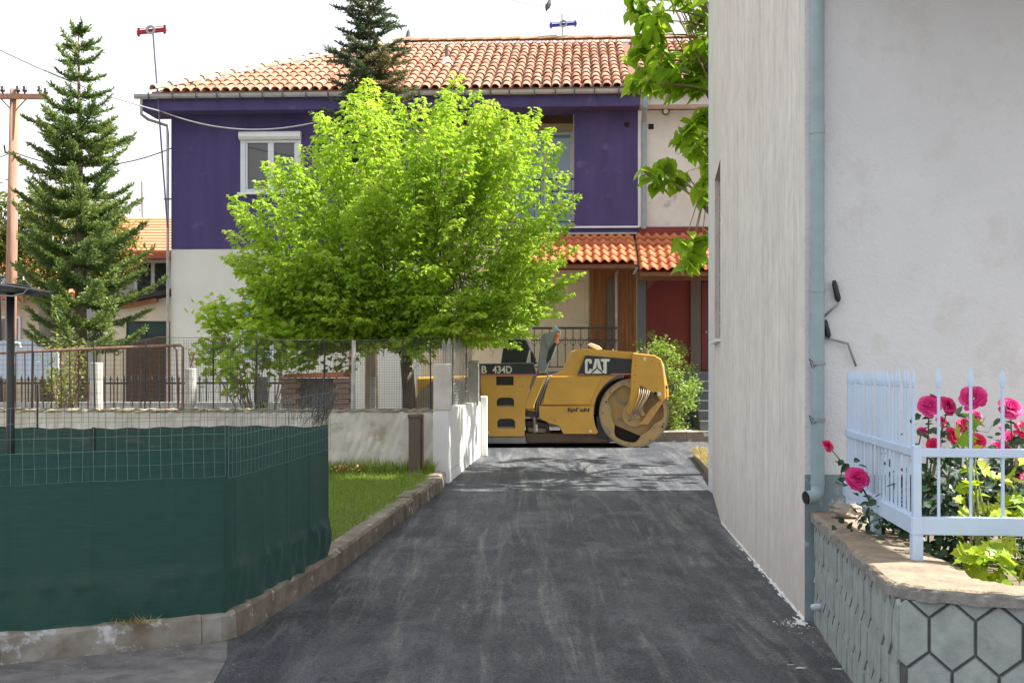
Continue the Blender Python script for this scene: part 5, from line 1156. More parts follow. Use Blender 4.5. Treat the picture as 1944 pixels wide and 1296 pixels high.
# ================================================================== ROAD ROLLER
RY = 20.05; RWD = 1.5
def rp(px, py, dy=0.0): q = P(px, py, RY); return Vector((q.x, RY+dy, q.z))
ro = thing('road_roller', 'yellow double-drum road roller parked across the end of the lane', 'road roller', tuple(rp(1040, 850, .75)))
def rprism(pts, y0, y1, name, mt, par=None, bevel=.02, smooth=False):
    return MB().prism([rp(x, y, y0) for x, y in pts], (0, y1-y0, 0)).build(name, MT[mt], par or ro, bevel=bevel)
DC = (1205, 784); DR = 66.5
def arc(cx, cy, r_, a0, a1, n): return [(cx+r_*math.cos(R(a0+(a1-a0)*i/n)), cy-r_*math.sin(R(a0+(a1-a0)*i/n))) for i in range(n+1)]
# front hood: upper part, skirt with wheel arch
hood = [(1026, 769), (1031, 742), (1040, 716), (1062, 708), (1074, 702), (1082, 684), (1090, 666), (1096, 663), (1112, 661.5), (1200, 668), (1216, 671)] + arc(*DC, 78, 80, 172, 16) + [(1128, 770)]
hd = rprism(hood, .10, RWD-.10, 'hood', 'catyellow', bevel=.035)
skirt = [(1024, 770.5), (1128, 770.5)]+arc(*DC, 78, 170, 208, 8)+[(1133, 823.5), (1070, 823.5), (1062, 808), (1043, 803), (1024, 793)]
sk = rprism(skirt, .06, RWD-.06, 'skirt', 'catyellow', bevel=.02)
# raised side panel with a slanted front edge
rprism([(1046, 714), (1147, 713.5), (1137, 728), (1121, 768), (1030, 768.5), (1036, 738)], .075, .11, 'side_panel', 'catyellow', hd, .012)
# black decal band with stripe and lettering
rprism([(1112, 674), (1207, 682), (1198, 711.5), (1097, 711.5)], .066, .09, 'decal_band', 'catblack', hd, .003)
db = rprism([(1098.5, 709.2), (1110, 709.2), (1110, 711.2), (1097.7, 711.2)], .060, .07, 'decal_stripe', 'redstripe', hd, 0)
rprism([(1160, 708.6), (1199, 708.6), (1198.4, 711.2), (1160, 711.2)], .060, .07, 'decal_stripe', 'redstripe', hd, 0)
S = RY/F
def letters(txt, px, py, hpx, wpx, name, mt, dy, off=.0, par=None, shear=0):
    mb = text_mb(txt, 1.0, off, .004); xs = [v[0] for v in mb.v]; zs = [v[2] for v in mb.v]; x0, x1, z0, z1 = min(xs), max(xs), min(zs), max(zs); o = rp(px, py, dy)
    mb.v = [(o.x+(x-x0)/(x1-x0)*wpx*S, o.y+y, o.z+(z-z0)/(z1-z0)*hpx*S) for x, y, z in mb.v]
    return mb.build(name, MT[mt], par or ro, fix=False)
# block letters C A T with the triangle
def poly(pts, name, mt, dy): return MB().prism([rp(1110+x, 709-y, dy) for x, y in pts], (0, .005, 0)).build(name, MT[mt], hd)
poly([(3, 0), (12, 0), (14, 3), (14, 9), (9, 9), (9, 5), (6, 5), (6, 23), (9, 23), (9, 19), (14, 19), (14, 25), (12, 28), (3, 28), (1, 25), (1, 3)], 'letter', 'sticker', .061)
poly([(14.5, 4), (20, 28), (28, 28), (34, 4), (29, 8.5), (25.6, 10.8), (24, 22), (22.4, 10.8), (19.5, 8.5)], 'letter', 'sticker', .0613)
poly([(33, 3), (36, 1), (39.5, 0), (42.5, 0), (42.5, 23), (48, 23), (48, 28), (31, 28), (31, 23), (36, 23), (36, 6)], 'letter', 'sticker', .0607)
poly([(14, 0), (34.5, 0), (24.3, 9.2)], 'logo_triangle', 'sticker', .0590)
letters('E\u03c1\u0393\u25cfN'.replace('\u25cf', 'o'), 1078, 783.5, 9.5, 41, 'lettering', 'catblack', .052, .03, sk)
# front yoke (side plate) and nose
yoke = [(1202, 669.5), (1216, 671), (1244, 674), (1256, 682), (1260, 697), (1264, 735), (1264, 757), (1256, 763), (1248, 751), (1222, 735), (1216, 732), (1212, 750), (1205, 775), (1199, 790), (1196, 770), (1198, 740), (1199, 700)]
yk = rprism(yoke, .02, .12, 'yoke', 'catyellow', bevel=.015); rprism(yoke, RWD-.12, RWD-.02, 'yoke', 'catyellow', bevel=.015)
rprism([(1236, 674), (1246, 675), (1258, 683), (1263, 700), (1271, 742), (1271, 758), (1258, 752), (1256, 700), (1248, 690), (1236, 688)], .10, RWD-.10, 'nose', 'catyellow', bevel=.03)
rprism([(1257, 692), (1261, 692), (1264, 712), (1260, 712)], .05, .2, 'headlamp', 'sticker', bevel=.004)
rprism([(1262, 732), (1268, 732), (1269, 737), (1263, 737)], .09, .16, 'tie_hole', 'void', bevel=0)
def disc(px, py, r_, y0, y1, name, mt, n=28, par=None): return MB().cyl(rp(px, py, y0), rp(px, py, y1), r_*S, n=n).build(name, MT[mt], par or ro)
for px, py in ((1244, 747),): disc(px, py, 3.6, .012, .03, 'eyelet', 'void', 14, yk)
for px, py, s in ((1249, 744, 6), (1222, 678, 4)): rprism([(px, py), (px+s, py), (px+s, py+7), (px, py+7)], .014, .022, 'sticker', 'sticker', yk, 0)
for px, py in ((1207, 694), (1206, 712), (1205, 725), (1246, 737), (1238, 685), (1252, 690)): disc(px, py, 1.1, .010, .022, 'bolt', 'hitch', 6, yk)
# drum
DY = .11
dr0 = MB().cyl(rp(*DC, DY), rp(*DC, RWD-DY), DR*S, n=72, caps=False).build('drum', MT['drumsteel'], ro, smooth=True)
def wavy_ring(y, name):
    n = 96; c = rp(*DC, y); vs = []
    for k in range(3):
        for i in range(n):
            a = 2*math.pi*i/n; rr = DR*S*.999
            if k: 
                s = math.cos(3*a-.6); inn_ = .755+.10*max(-1, min(1, 2.2*s)); rr = DR*S*inn_
            vs.append((c.x+rr*math.cos(a), c.y+(0.10 if k == 2 else 0), c.z+rr*math.sin(a)))
    return MB().add(vs, [(k*n+i, k*n+(i+1) % n, (k+1)*n+(i+1) % n, (k+1)*n+i) for k in range(2) for i in range(n)]).build(name, MT['drum'], dr0)
wavy_ring(DY, 'drum_flange')
MB().ring(rp(*DC, DY-.008), (0, 1, 0), DR*S*.955, DR*S, .02, 72).build('rim', MT['drumsteel'], dr0)
disc(*DC, DR*.94, DY+.11, DY+.13, 'drum_plate', 'drum', 64, dr0); disc(*DC, DR*.94, RWD-DY-.1, RWD-DY-.08, 'drum_plate', 'drum', 64, dr0)
# dark opening low in the drum plate
op = [(DC[0]+57*math.cos(R(a)), DC[1]-57*math.sin(R(a))) for a in range(-160, -60, 9)]+[(1220, 829), (1166, 806)]
MB().prism([rp(x, y, DY+.104) for x, y in op], (0, .004, 0)).build('drum_opening', MT['void'], dr0)
for a in range(20, 380, 40): disc(DC[0]+60*math.cos(R(a)), DC[1]-60*math.sin(R(a)), 1.6, DY-.004, DY+.01, 'bolt', 'hitch', 6, dr0)
for px, py in ((1152, 763), (1259, 810)): disc(px, py, 2.0, DY-.006, DY+.01, 'bolt_hole', 'void', 8, dr0)
# hub carrier with arms
disc(1205, 787, 23, .10, .21, 'hub_plate', 'drum', 36)
rprism([(1199, 765), (1214, 760), (1226, 790), (1190, 786)], .05, .14, 'hub_arm', 'catdusty', bevel=.012)
rprism([(1256, 757), (1264, 757), (1230, 806), (1214, 806), (1222, 795), (1234, 778)], .04, .13, 'hub_arm', 'catdusty', bevel=.012)
rprism([(1199, 735), (1210, 735), (1200, 790), (1190, 783)], .045, .12, 'hub_arm', 'catdusty', bevel=.01)
disc(1207, 786, 10, .02, .12, 'hub_motor', 'drum', 8); disc(1207, 786, 6, .0, .05, 'hub_cap', 'drumsteel', 6)
for px, py in ((1192, 780), (1224, 780), (1221, 797), (1195, 798), (1207, 772)): disc(px, py, 1.6, .08, .12, 'bolt', 'hitch', 6)
rprism([(1214, 733), (1237, 742), (1232, 756), (1212, 756)], .05, .08, 'hose_recess', 'void', bevel=0)
for k in range(6):
    MB().tube([rp(1215+k*4, 733+k, .03), rp(1212+k*3.6, 752, -.02+.01*(k % 2)), rp(1204+k*2.4, 774, -.03), rp(1199+k*3.2, 787, .01)], .010, 7).build('hose', MT['machinegrey'] if k % 2 else MT['catdusty'], ro, smooth=True)
# things on the hood
rprism([(1119, 653), (1124, 650), (1140, 656), (1146, 662), (1137, 664)], .3, .62, 'mirror_light', 'sticker', bevel=.008)
MB().tube([rp(1228, 673, .4), rp(1228, 668, .4)], .02, 8).build('cap_neck', MT['machinegrey'], ro); MB().tube([rp(1224.5, 671, .4), rp(1236.5, 671, .4)], .001, 4)
MB().cyl(rp(1231, 675, .4), rp(1231, 663, .4), .055, n=14).build('filler_cap', MT['brown'], ro)
rprism([(1168, 661), (1170, 661), (1171, 668), (1168, 668)], .5, .55, 'handle_stub', 'catyellow', bevel=0)
# dark frame beneath
rprism([(995, 823), (1150, 823), (1160, 842), (1000, 842)], .16, RWD-.16, 'underframe', 'hitch', bevel=.02)
rprism([(1133, 790), (1160, 800), (1165, 835), (1135, 830)], .12, RWD-.12, 'scraper', 'catblack', bevel=.01)
# articulation hitch
rprism([(996, 776), (1028, 776), (1028, 792), (998, 792)], .20, RWD-.2, 'hitch_plate', 'hitch', bevel=.015)
rprism([(998, 800), (1018, 800), (1042, 806), (1046, 824), (1000, 826)], .30, RWD-.3, 'hitch_block', 'hitch', bevel=.02)
MB().cyl(rp(1016, 770, .25), rp(1016, 826, .25), .035, n=10).build('hitch_pin', MT['steel'], ro)
MB().cyl(rp(1019, 806, .16), rp(1019, 820, .16), .02, n=8).build('valve', MT['sticker'], ro)
rprism([(1001, 812), (1038, 815), (1036, 823), (1004, 821)], .22, .3, 'ram', 'drumsteel', bevel=.01)
rprism([(1000, 774), (1026, 778), (1026, 783), (1000, 779)], .12, .25, 'hitch_bracket', 'catdusty', bevel=.006)
# rear unit: side plate with three openings
def plate_with_holes():
    bm = bmesh.new()
    out = [(912, 712), (1012, 713), (1004, 740), (998, 770), (996, 800), (996, 828), (921, 828), (915, 770)]
    hs = [[(942, 714.5), (975, 714.5), (975, 731), (942, 731)],
          [(943, 772), (943, 761), (946, 756), (951, 754.5), (969, 754.5), (974, 756), (976, 761), (976, 772)],
          [(944, 813), (944, 801), (947, 796), (952, 794.5), (970, 794.5), (975, 796), (978, 801), (978, 813)]]
    edges = []
    for lp in [out]+hs:
        vs = [bm.verts.new(rp(x, y, .03)) for x, y in lp]
        edges += [bm.edges.new((vs[i], vs[(i+1) % len(vs)])) for i in range(len(vs))]
    bmesh.ops.triangle_fill(bm, edges=edges, use_beauty=True, use_dissolve=False)
    r_ = bmesh.ops.extrude_face_region(bm, geom=bm.faces[:])
    for v in [e for e in r_['geom'] if isinstance(e, bmesh.types.BMVert)]: v.co.y += .06
    bmesh.ops.recalc_face_normals(bm, faces=bm.faces)
    mb = MB(); bm.verts.index_update(); mb.add([v.co[:] for v in bm.verts], [tuple(v.index for v in f.verts) for f in bm.faces]); bm.free()
    return mb.build('rear_side_plate', MT['catyellow'], ro)
rsp = plate_with_holes()
rprism([(916, 713), (1004, 714), (994, 826), (921, 826)], .10, RWD-.1, 'rear_tank', 'catblack', bevel=.01)
for (y0, y1) in ((769, 772), (810, 813)): rprism([(943, y0), (977, y0), (977, y1), (943, y1)], .05, .11, 'foot_step', 'machinegrey', rsp, .004)
rprism([(923, 818), (929, 818), (929, 823), (923, 823)], .022, .03, 'sticker', 'sticker', rsp, 0); rprism([(1119, 816), (1124, 816), (1124, 821), (1119, 821)], .052, .06, 'sticker', 'sticker', sk, 0)
rprism([(920, 829), (998, 829), (998, 842), (920, 842)], .05, RWD-.05, 'rear_underframe', 'machinegrey', bevel=.015)
# yellow body left of it and second drum behind the gate wall
rprism([(790, 716), (913, 713), (914, 800), (860, 800), (790, 760)], .10, RWD-.1, 'rear_hood', 'catyellow', bevel=.03)
dr1 = MB().cyl(rp(850, 784, 0), rp(850, 784, RWD), DR*S, n=56).build('rear_drum', MT['drumsteel'], ro); 
# black deck band with model number
band = rprism([(905, 690), (1013, 688), (1020, 711.5), (905, 711.5)], .02, RWD-.02, 'deck_band', 'catblack', bevel=.012)
rprism([(905, 709.8), (1017, 709.8), (1017.6, 712.4), (905, 712.4)], .012, .03, 'decal_stripe', 'redstripe', band, 0)
letters('CB', 900, 708.6, 14.5, 24, 'lettering', 'sticker', .012, .02, band)
letters('434D', 935, 708.6, 14.5, 37, 'lettering', 'sticker', .012, .02, band)
# operator console and seat
rprism([(958, 640), (1000, 640), (1022, 690), (1013, 691), (950, 691)], .25, RWD-.25, 'operator_station', 'catblack', bevel=.03)
rprism([(1028, 634), (1064, 627), (1066, 634), (1036, 706), (1020, 708)], .10, .16, 'console_side', 'machinegrey', bevel=.01)
rprism([(1031, 633), (1061, 627), (1040, 662), (1040, 662.5)], .088, .10, 'console_cheek', 'pvc' if False else 'machinegrey', bevel=0)
rprism([(1042, 664), (1053, 650), (1059, 648), (1046, 682), (1037, 690)], .085, .10, 'console_panel', 'catblack', bevel=.003)
rprism([(1058, 632), (1063.5, 634), (1057.5, 652), (1052.5, 650)], .075, .10, 'reflector', 'orange', bevel=.004)
for k in range(8): rprism([(1047+k*1.1, 679-k*3.0), (1051+k*1.1, 678.3-k*3.0), (1051+k*1.1, 677-k*3.0), (1047+k*1.1, 677.7-k*3.0)], .08, .09, 'louvre', 'sticker', bevel=0)
rprism([(999, 688), (1005, 664), (1007, 664), (1008, 688)], .2, .22, 'label_plate', 'sticker', bevel=0)
rprism([(1049, 622), (1053, 617), (1066, 627), (1062, 629)], .10, .5, 'console_top', 'glassblue', bevel=.004)
# slanted yellow frame arm and hoses
rprism([(996, 776), (998, 762), (1018, 714), (1040, 713), (1034, 722), (1015, 768), (1014, 776)], .02, .14, 'front_frame_arm', 'catyellow', bevel=.015)
rprism([(1022, 706), (1040, 706), (1042, 714), (1020, 714)], .05, .4, 'arm_bracket', 'hitch', bevel=.01)
rprism([(1016, 766), (1036, 716), (1044, 716), (1026, 768), (1024, 790), (1016, 790)], .10, RWD-.3, 'hose_channel', 'catblack', bevel=.01)
for k in range(4): MB().tube([rp(1039+k*1.5, 712, .09), rp(1031+k*2, 735, .07), rp(1020+k*2, 765, .08), rp(1018+k*2.2, 790, .12)], .011, 6).build('hose', MT['catblack'] if k % 2 else MT['machinegrey'], ro, smooth=True)

# ================================================================== TREES AND PLANTS
def bez(a, b, c, t): return a*(1-t)*(1-t)+b*2*t*(1-t)+c*t*t
# ---- bright green maple: limbs, leafy plumes
def maple():
    Y0 = 18.0; base = Vector((P(778, 0, Y0).x, Y0, zg(Y0)+.1))
    t = thing('maple_tree', 'bright yellow-green leafy maple tree in front of the purple house', 'tree', tuple(base))
    S_ = Y0/F; top = base+Vector((-.05, 0, 1.35))
    mb = MB().tube([base-Vector((0, 0, .1)), base+Vector((.01, 0, .6)), top], [.12, .095, .09], 12)
    cc = P(765, 455, Y0)
    # silhouette: half-width of the crown per row (photo rows), left and right
    rows = [(140, 690, 900), (170, 655, 960), (200, 600, 1000), (240, 575, 1045), (300, 545, 1065), (350, 470, 1085), (400, 440, 1095), (450, 430, 1090), (500, 425, 1100), (550, 430, 1100), (600, 470, 1080), (650, 480, 1060), (700, 540, 1020)]
    def span(py):
        for (y0, l0, r0), (y1, l1, r1) in zip(rows, rows[1:]):
            if y0 <= py <= y1: k = (py-y0)/(y1-y0); return l0+(l1-l0)*k, r0+(r1-r0)*k
        return (760, 780)
    plumes = []
    tips = [(700, 150), (690, 165), (868, 142), (655, 195), (740, 178), (800, 190), (905, 175), (940, 195), (965, 215), (1025, 200), (1045, 245), (1065, 275), (1075, 330), (1098, 372), (1080, 430), (1095, 470), (1103, 520), (1085, 560), (1060, 600), (605, 215), (600, 260), (575, 280), (560, 310), (503, 308), (490, 345), (440, 372), (455, 405), (432, 440), (445, 500), (425, 488), (470, 550), (500, 590), (1020, 640), (985, 662), (950, 660), (915, 655), (830, 640), (760, 630), (690, 625), (620, 610), (560, 600), (845, 175), (825, 200), (770, 200), (1010, 230)]
    for px, py in tips: plumes.append((P(px, py, Y0+random.uniform(-.8, .5)), 1.0))
    n = 0
    while n < 275:
        py = random.uniform(215, 685) if n % 3 else random.uniform(480, 690); l, r_ = span(py); px = random.uniform(l+30, r_-30)
        if n % 6 == 0: px = random.uniform(445, 640); py = random.uniform(500, 690)
        if py > 650 and px > 900: continue
        u = (px-(l+r_)/2)/((r_-l)/2); v = (py-440)/330
        rad = 1.9*math.sqrt(max(.02, 1-.8*u*u-.5*v*v)); s = -1 if random.random() < .74 else 1; dy = s*rad*random.uniform(.5, 1.0)
        Y = min(Y0+dy, 19.5); q = P(px, py, Y0)
        if any((Vector((q.x, Y, q.z))-o[0]).length < .17 for o in plumes): continue
        plumes.append((Vector((q.x, Y, q.z)), random.uniform(.75, 1.15))); n += 1
    pos = []; dr = []; L = []; ti = []; seeds = []
    limbs = []
    for i in range(9):
        a = 2*math.pi*i/9+random.uniform(-.2, .2); e = cc+Vector((1.2*math.cos(a), .9*math.sin(a), random.uniform(-.5, .7))); m = top+Vector((.5*math.cos(a), .4*math.sin(a), .8))
        limbs.append((top, m, e)); mb.tube([bez(top, m, e, k/6) for k in range(7)], [.06, .05, .042, .036, .03, .024, .018], 7)
    for tip, sc in plumes:                       # each plume: an arching shoot set with hanging compound leaves
        best = min(limbs, key=lambda l: (bez(*l, .7)-tip).length); st = bez(*best, random.uniform(.45, .9))
        out = (tip-(top+Vector((0, 0, .3)))).normalized(); low = max(0, (cc.z-tip.z)/2.2)
        sd = (out*.85+Vector((random.gauss(0, .12), random.gauss(0, .12), .75-low*1.0))).normalized()
        ln = random.uniform(.75, 1.25)*sc; root = tip-sd*ln*.55-out*ln*.5; mid = root*.35+tip*.65+Vector((0, 0, .10*ln)); 
        mb.tube([st, st*.5+root*.5, root, bez(root, mid, tip, .5), tip], [.011, .008, .006, .004, .002], 4, caps=False)
        bt = random.gauss(.52, .13); nodes = int(ln/.026)
        for i in range(nodes):
            t_ = i/max(1, nodes-1); p = bez(root, mid, tip, t_); pet = (.17*(1-t_)**.7+.030)*sc; a0 = i*2.4+random.random()
            for w_ in range(3 if t_ < .8 else 2):
                az = a0+w_*2.1+random.gauss(0, .3); hd_ = Vector((math.cos(az), math.sin(az), random.uniform(-.25, .55)+.4*t_)); q = p+hd_*pet*random.uniform(.4, 1.35); lt = bt+.20*(t_-.5)+random.gauss(0, .07)
                for j in (-1, 0, 1):
                    sdv = Vector((-hd_.y, hd_.x, 0))*j*.8
                    d = Vector((hd_.x, hd_.y, 0))*.8+sdv+Vector((random.gauss(0, .22), random.gauss(0, .22), random.uniform(-1.3, -.2)+.35*t_))
                    pos.append(q); dr.append(d); L.append(random.uniform(.065, .115)*(.70+.30*(1-t_*t_))); ti.append(lt+random.gauss(0, .05))
            if random.random() < .03 and t_ < .6: seeds.append(p-Vector((0, 0, .06)))
    mb.build('trunk', MT['bark'], t, smooth=True)
    L = np.array(L); keep = []
    for i, p in enumerate(pos):
        px = CX+p.x*F/p.y; py = HY-(p.z-CH)*F/p.y; l, r_ = span(min(max(py, 140), 690)) if py > 130 else (640, 920)
        keep.append(l-40 < px < r_+16 and not (px > 922 and py > 676+6*math.sin(px*.11)) and not (px > 1000 and py > 640))
    keep = np.array(keep); pos = [p for p, k in zip(pos, keep) if k]; dr = [d for d, k in zip(dr, keep) if k]; ti = [x for x, k in zip(ti, keep) if k]; L = L[keep]
    leaves('crown', MT['maple'], pos, dr, L, L*.50, ti, T_RHOMB, t, jitter=.5)
    # hanging bunches of pale seeds
    sp_, sd = [], []
    for s in seeds:
        for j in range(7): sp_.append(s+Vector((random.gauss(0, .015), random.gauss(0, .015), -j*.018))); sd.append((random.gauss(0, .3), random.gauss(0, .3), -1))
    stuff(leaves('seed_bunches', leafmat('seed_wing', (.30,.28,.06), (.36,.33,.09), (.42,.37,.13), .4), sp_, sd, .04, .014, rng.random(len(sp_)), T_RHOMB, t))
maple()

# ---- conifers
def conifer(label, px, Y, ytop, ybot, width, mt, mats, nwh, seedv, tilt=.10, lit=.5, brownside=False, nbr=7):
    rs = random.Random(seedv); base = Vector((P(px, 0, Y).x, Y, zg(Y)+.12)); top = P(px-6, ytop, Y)
    t = thing('fir_tree', label, 'tree', tuple(base)); Ht = top.z-base.z
    zb = P(0, ybot, Y).z
    mb = MB().tube([base, base+(top-base)*.5, top], [.13, .075, .008], 10)
    pos = []; dr = []; L = []; ti = []; ups = []
    for wI in range(nwh):
        f = wI/(nwh-1); z = zb+(top.z-zb)*(f**.92)-.02; rad = np.interp(P(0, 0, Y).z and HY-(z-CH)*F/Y, [q[0] for q in width], [q[1] for q in width])*(.85+.3*rs.random())
        n = nbr if f < .75 else nbr-1; a0 = rs.random()*6.28
        for b in range(n):
            a = a0+b*6.283/n+rs.uniform(-.25, .25); ln = rad*rs.uniform(.55, 1.15); d = Vector((math.cos(a), math.sin(a), 0)); st = base+(top-base)*((z-base.z)/Ht); st.z = z
            droop = rs.uniform(.05, .22)*(1-f); tipz = tilt*ln+rs.uniform(-.05, .08)
            e = st+d*ln+Vector((0, 0, tipz)); m = st+d*ln*.55+Vector((0, 0, -droop*ln+tipz*.1))
            mb.tube([bez(st, m, e, k/4) for k in range(5)], [.022*(1-f)+.006, .015*(1-f)+.005, .008, .005, .003], 5, caps=False)
            sd = Vector((-d.y, d.x, 0)); nt_ = max(6, int(ln/.05)); bt = rs.gauss(lit, .14)
            for k in range(nt_):
                t_ = .16+.84*k/(nt_-1) if nt_ > 1 else 1; p = bez(st, m, e, t_); tg = (bez(st, m, e, min(1, t_+.05))-bez(st, m, e, t_-.05)).normalized()
                for sgn in (-1, 1, 0):
                    tl = (.34*(1-t_)+.09)*min(1.0, ln)*rs.uniform(.7, 1.2) if sgn else .10
                    td = (tg*.75+sd*sgn*.8+Vector((0, 0, rs.uniform(-.22, .06)))).normalized() if sgn else tg
                    ns = max(2, int(tl/.022))
                    for q in range(ns):
                        pp_ = p+td*(tl*(q+.3)/ns)
                        for _ in range(2):
                            nd_ = td*.75+Vector((rs.gauss(0, .5), rs.gauss(0, .5), rs.gauss(.28, .35)))
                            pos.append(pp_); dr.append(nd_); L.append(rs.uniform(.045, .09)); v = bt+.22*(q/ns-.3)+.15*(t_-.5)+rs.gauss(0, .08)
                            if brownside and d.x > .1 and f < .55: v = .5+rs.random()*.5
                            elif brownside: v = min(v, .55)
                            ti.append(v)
    mb.build('trunk', MT['bark'], t, smooth=True); L = np.array(L)
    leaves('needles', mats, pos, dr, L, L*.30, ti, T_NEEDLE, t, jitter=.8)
conifer('tall green fir tree standing left of the purple house', 155, 21.8, 58, 655, [(50, .08), (70, .16), (100, .40), (150, .48), (210, .54), (240, .88), (300, .88), (330, .98), (420, 1.08), (520, 1.2), (600, 1.18), (660, 1.05)], 0, MT['fir'], 19, 5, .26, .52, False, 8)
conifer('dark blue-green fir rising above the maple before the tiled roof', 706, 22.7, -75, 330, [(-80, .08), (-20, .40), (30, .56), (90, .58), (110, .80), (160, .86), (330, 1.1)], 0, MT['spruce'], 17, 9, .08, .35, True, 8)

# ---- catalpa at the far end of the white building
def catalpa():
    base = Vector((3.9, 16.4, zg(16.4)+.05)); t = thing('catalpa_tree', 'large-leaved tree hanging over the lane behind the white building', 'tree', tuple(base))
    fork = base+Vector((-.1, 0, 2.3)); mb = MB().tube([base, base+Vector((-.05, 0, 1.2)), fork], [.16, .13, .11], 10)
    cl = [(1215, 25, 26), (1235, 70, 30), (1215, 100, 24), (1245, 45, 24), (1225, 140, 26), (1260, 120, 34), (1305, 115, 34), (1335, 90, 26), (1330, 45, 26), (1270, 160, 30), (1235, 165, 20), (1300, 160, 24), (1330, 165, 22), (1210, 165, 14), (1345, 20, 20), (1205, 5, 20), (1290, 5, 18), (1340, 130, 24),
          (1335, 225, 22), (1310, 250, 22), (1340, 270, 20), (1320, 285, 16), (1345, 310, 16), (1340, 350, 14), (1300, 265, 14),
          (1230, 335, 20), (1262, 325, 22), (1292, 335, 20), (1250, 350, 14), (1285, 350, 12), (1345, 375, 12),
          (1300, 465, 18), (1315, 485, 18), (1332, 462, 14), (1308, 500, 12)]
    pos = []; dr = []; L = []; ti = []
    def cluster(c, r_, n, st=None, thin=.008):
        st = st if st is not None else fork+Vector((-.3, 0, .6)); m = (st+c)/2+Vector((0, 0, .25)); mb.tube([bez(st, m, c, k/5) for k in range(6)], [thin*3.2, thin*2.6, thin*2, thin*1.5, thin, thin*.6], 5, caps=False)
        for i in range(n):
            a = random.random()*6.283; d = Vector((math.cos(a), math.sin(a)-.15, random.uniform(-1.5, -.2))); p = c+Vector((random.gauss(0, r_*.5), random.gauss(0, r_*.7), random.gauss(.04, r_*.5)))
            pos.append(p); dr.append(d); L.append(random.uniform(.15, .245)); ti.append(random.gauss(.5, .2)); mb.tube([c, (c+p)/2+Vector((0, 0, .02)), p], .0035, 3, caps=False)
    for px, py, r_ in cl:
        Y = random.uniform(15.4, 16.4); cluster(P(px, py, Y), r_*Y/F*.85, 20 if r_ > 20 else 11, st=P(1350, 410, 15.8) if 300 < py < 380 and px < 1300 else (P(1352, 330, 15.9) if py > 440 else P(1395, py+35, 16.2)), thin=.005 if py > 300 else .008)
    for i in range(130):          # the rest of the crown, out of frame: above and to the right
        th = random.random()*6.283; rr = 2.3*math.sqrt(random.random()); c = Vector((4.2+rr*math.cos(th), 16.3+rr*.95*math.sin(th), random.uniform(4.2, 8.2)))
        if c.y < 15.15 and c.x > 2.2: c.y = 15.2
        px = CX+c.x*F/c.y; py = HY-(c.z-CH)*F/c.y
        if px < 1330 and py > -10: continue
        cluster(c, .26, 8)
    for i in range(34):           # boughs that reach across above the frame and dapple the lane
        c = Vector((random.uniform(1.4, 3.6), random.uniform(14.9, 17.0), random.uniform(6.55, 8.2))); cluster(c, .22, 6)
    mb.build('trunk', MT['twig'], t, smooth=True); L = np.array(L)
    leaves('crown', MT['catalpa'], pos, dr, L, L*.80, ti, T_HEART, t, up=None, jitter=.35)
catalpa()

# ---- leafy shrubs as clouds of leaves on stems
def shrub(name, label, cat, base, cents, n, L0, mt, tmpl, wr=.5, group=None, stem='twig', down=.2, upw=0):
    base = Vector(base); t = thing(name, label, cat, tuple(base), 0, group); mb = MB(); pos = []; dr = []; L = []; ti = []
    for c, r_ in cents:
        c = Vector(c); m = (base+c)/2+Vector((random.gauss(0, .05), random.gauss(0, .05), .05)); mb.tube([base, bez(base, m, c, .5), c], [.012, .008, .003], 5, caps=False)
        for i in range(n):
            p = c+Vector((random.gauss(0, r_), random.gauss(0, r_), random.gauss(0, r_))); a = random.random()*6.283
            pos.append(p); dr.append((math.cos(a), math.sin(a), random.uniform(-.8, .5)-down+upw)); L.append(L0*random.uniform(.65, 1.25)); ti.append(random.gauss(.5, .22))
    mb.build('stem', MT[stem], t); L = np.array(L); leaves('foliage', MT[mt], pos, dr, L, L*wr, ti, tmpl, t, jitter=.6); return t
# big-leaved shrub left under the maple
cents = [(P(px+random.uniform(-8, 8), py+random.uniform(-8, 8), random.uniform(16.6, 17.6)), .11) for px, py in ((395, 585), (405, 610), (400, 640), (425, 600), (440, 625), (420, 655), (395, 675), (430, 690), (460, 590), (480, 620), (470, 650), (500, 600), (510, 640), (535, 665), (560, 685), (545, 640), (490, 670), (440, 725), (465, 715), (580, 690), (430, 620), (455, 670), (520, 690), (405, 700), (590, 640), (620, 660), (650, 690))]
shrub('leafy_shrub', 'bright leafy shrub behind the netting left under the maple', 'shrub', (P(500, 0, 17.1).x, 17.1, zg(17)+.14), cents, 60, .09, 'maple', T_LOBED, .9)
# round bush right of the roller
bc = P(1262, 735, 22.6); cents = []
for i in range(95):
    th = random.random()*6.283; ph = math.acos(random.uniform(-1, 1)); rr = random.uniform(.55, 1.0)**.5
    c = bc+Vector((.56*rr*math.sin(ph)*math.cos(th), .46*rr*math.sin(ph)*math.sin(th), .78*rr*math.cos(ph)))
    c.x += (bc.z-c.z)*.12
    if c.z > zg(22)+.22: cents.append((c, .07))
for px, py in ((1215, 655), (1238, 640), (1262, 650), (1285, 655), (1298, 668), (1310, 700)): cents.append((P(px, py, 22.9), .05))
shrub('round_bush', 'dense pale green bush beside the roller in front of the maroon porch', 'bush', (bc.x, 22.6, zg(22)+.17), cents, 75, .066, 'shrub', T_RHOMB, .38, upw=.5)
# yellow shrub behind the rusty gate
cents = [(P(random.uniform(90, 165), random.uniform(650, 770), random.uniform(17.6, 18.6)), .09) for i in range(26)]
shrub('yellow_shrub', 'pale yellow-green shrub behind the rusty gate', 'shrub', (P(125, 0, 18).x, 18, zg(18)+.14), cents, 22, .075, 'farleaf', T_OVATE, .6)
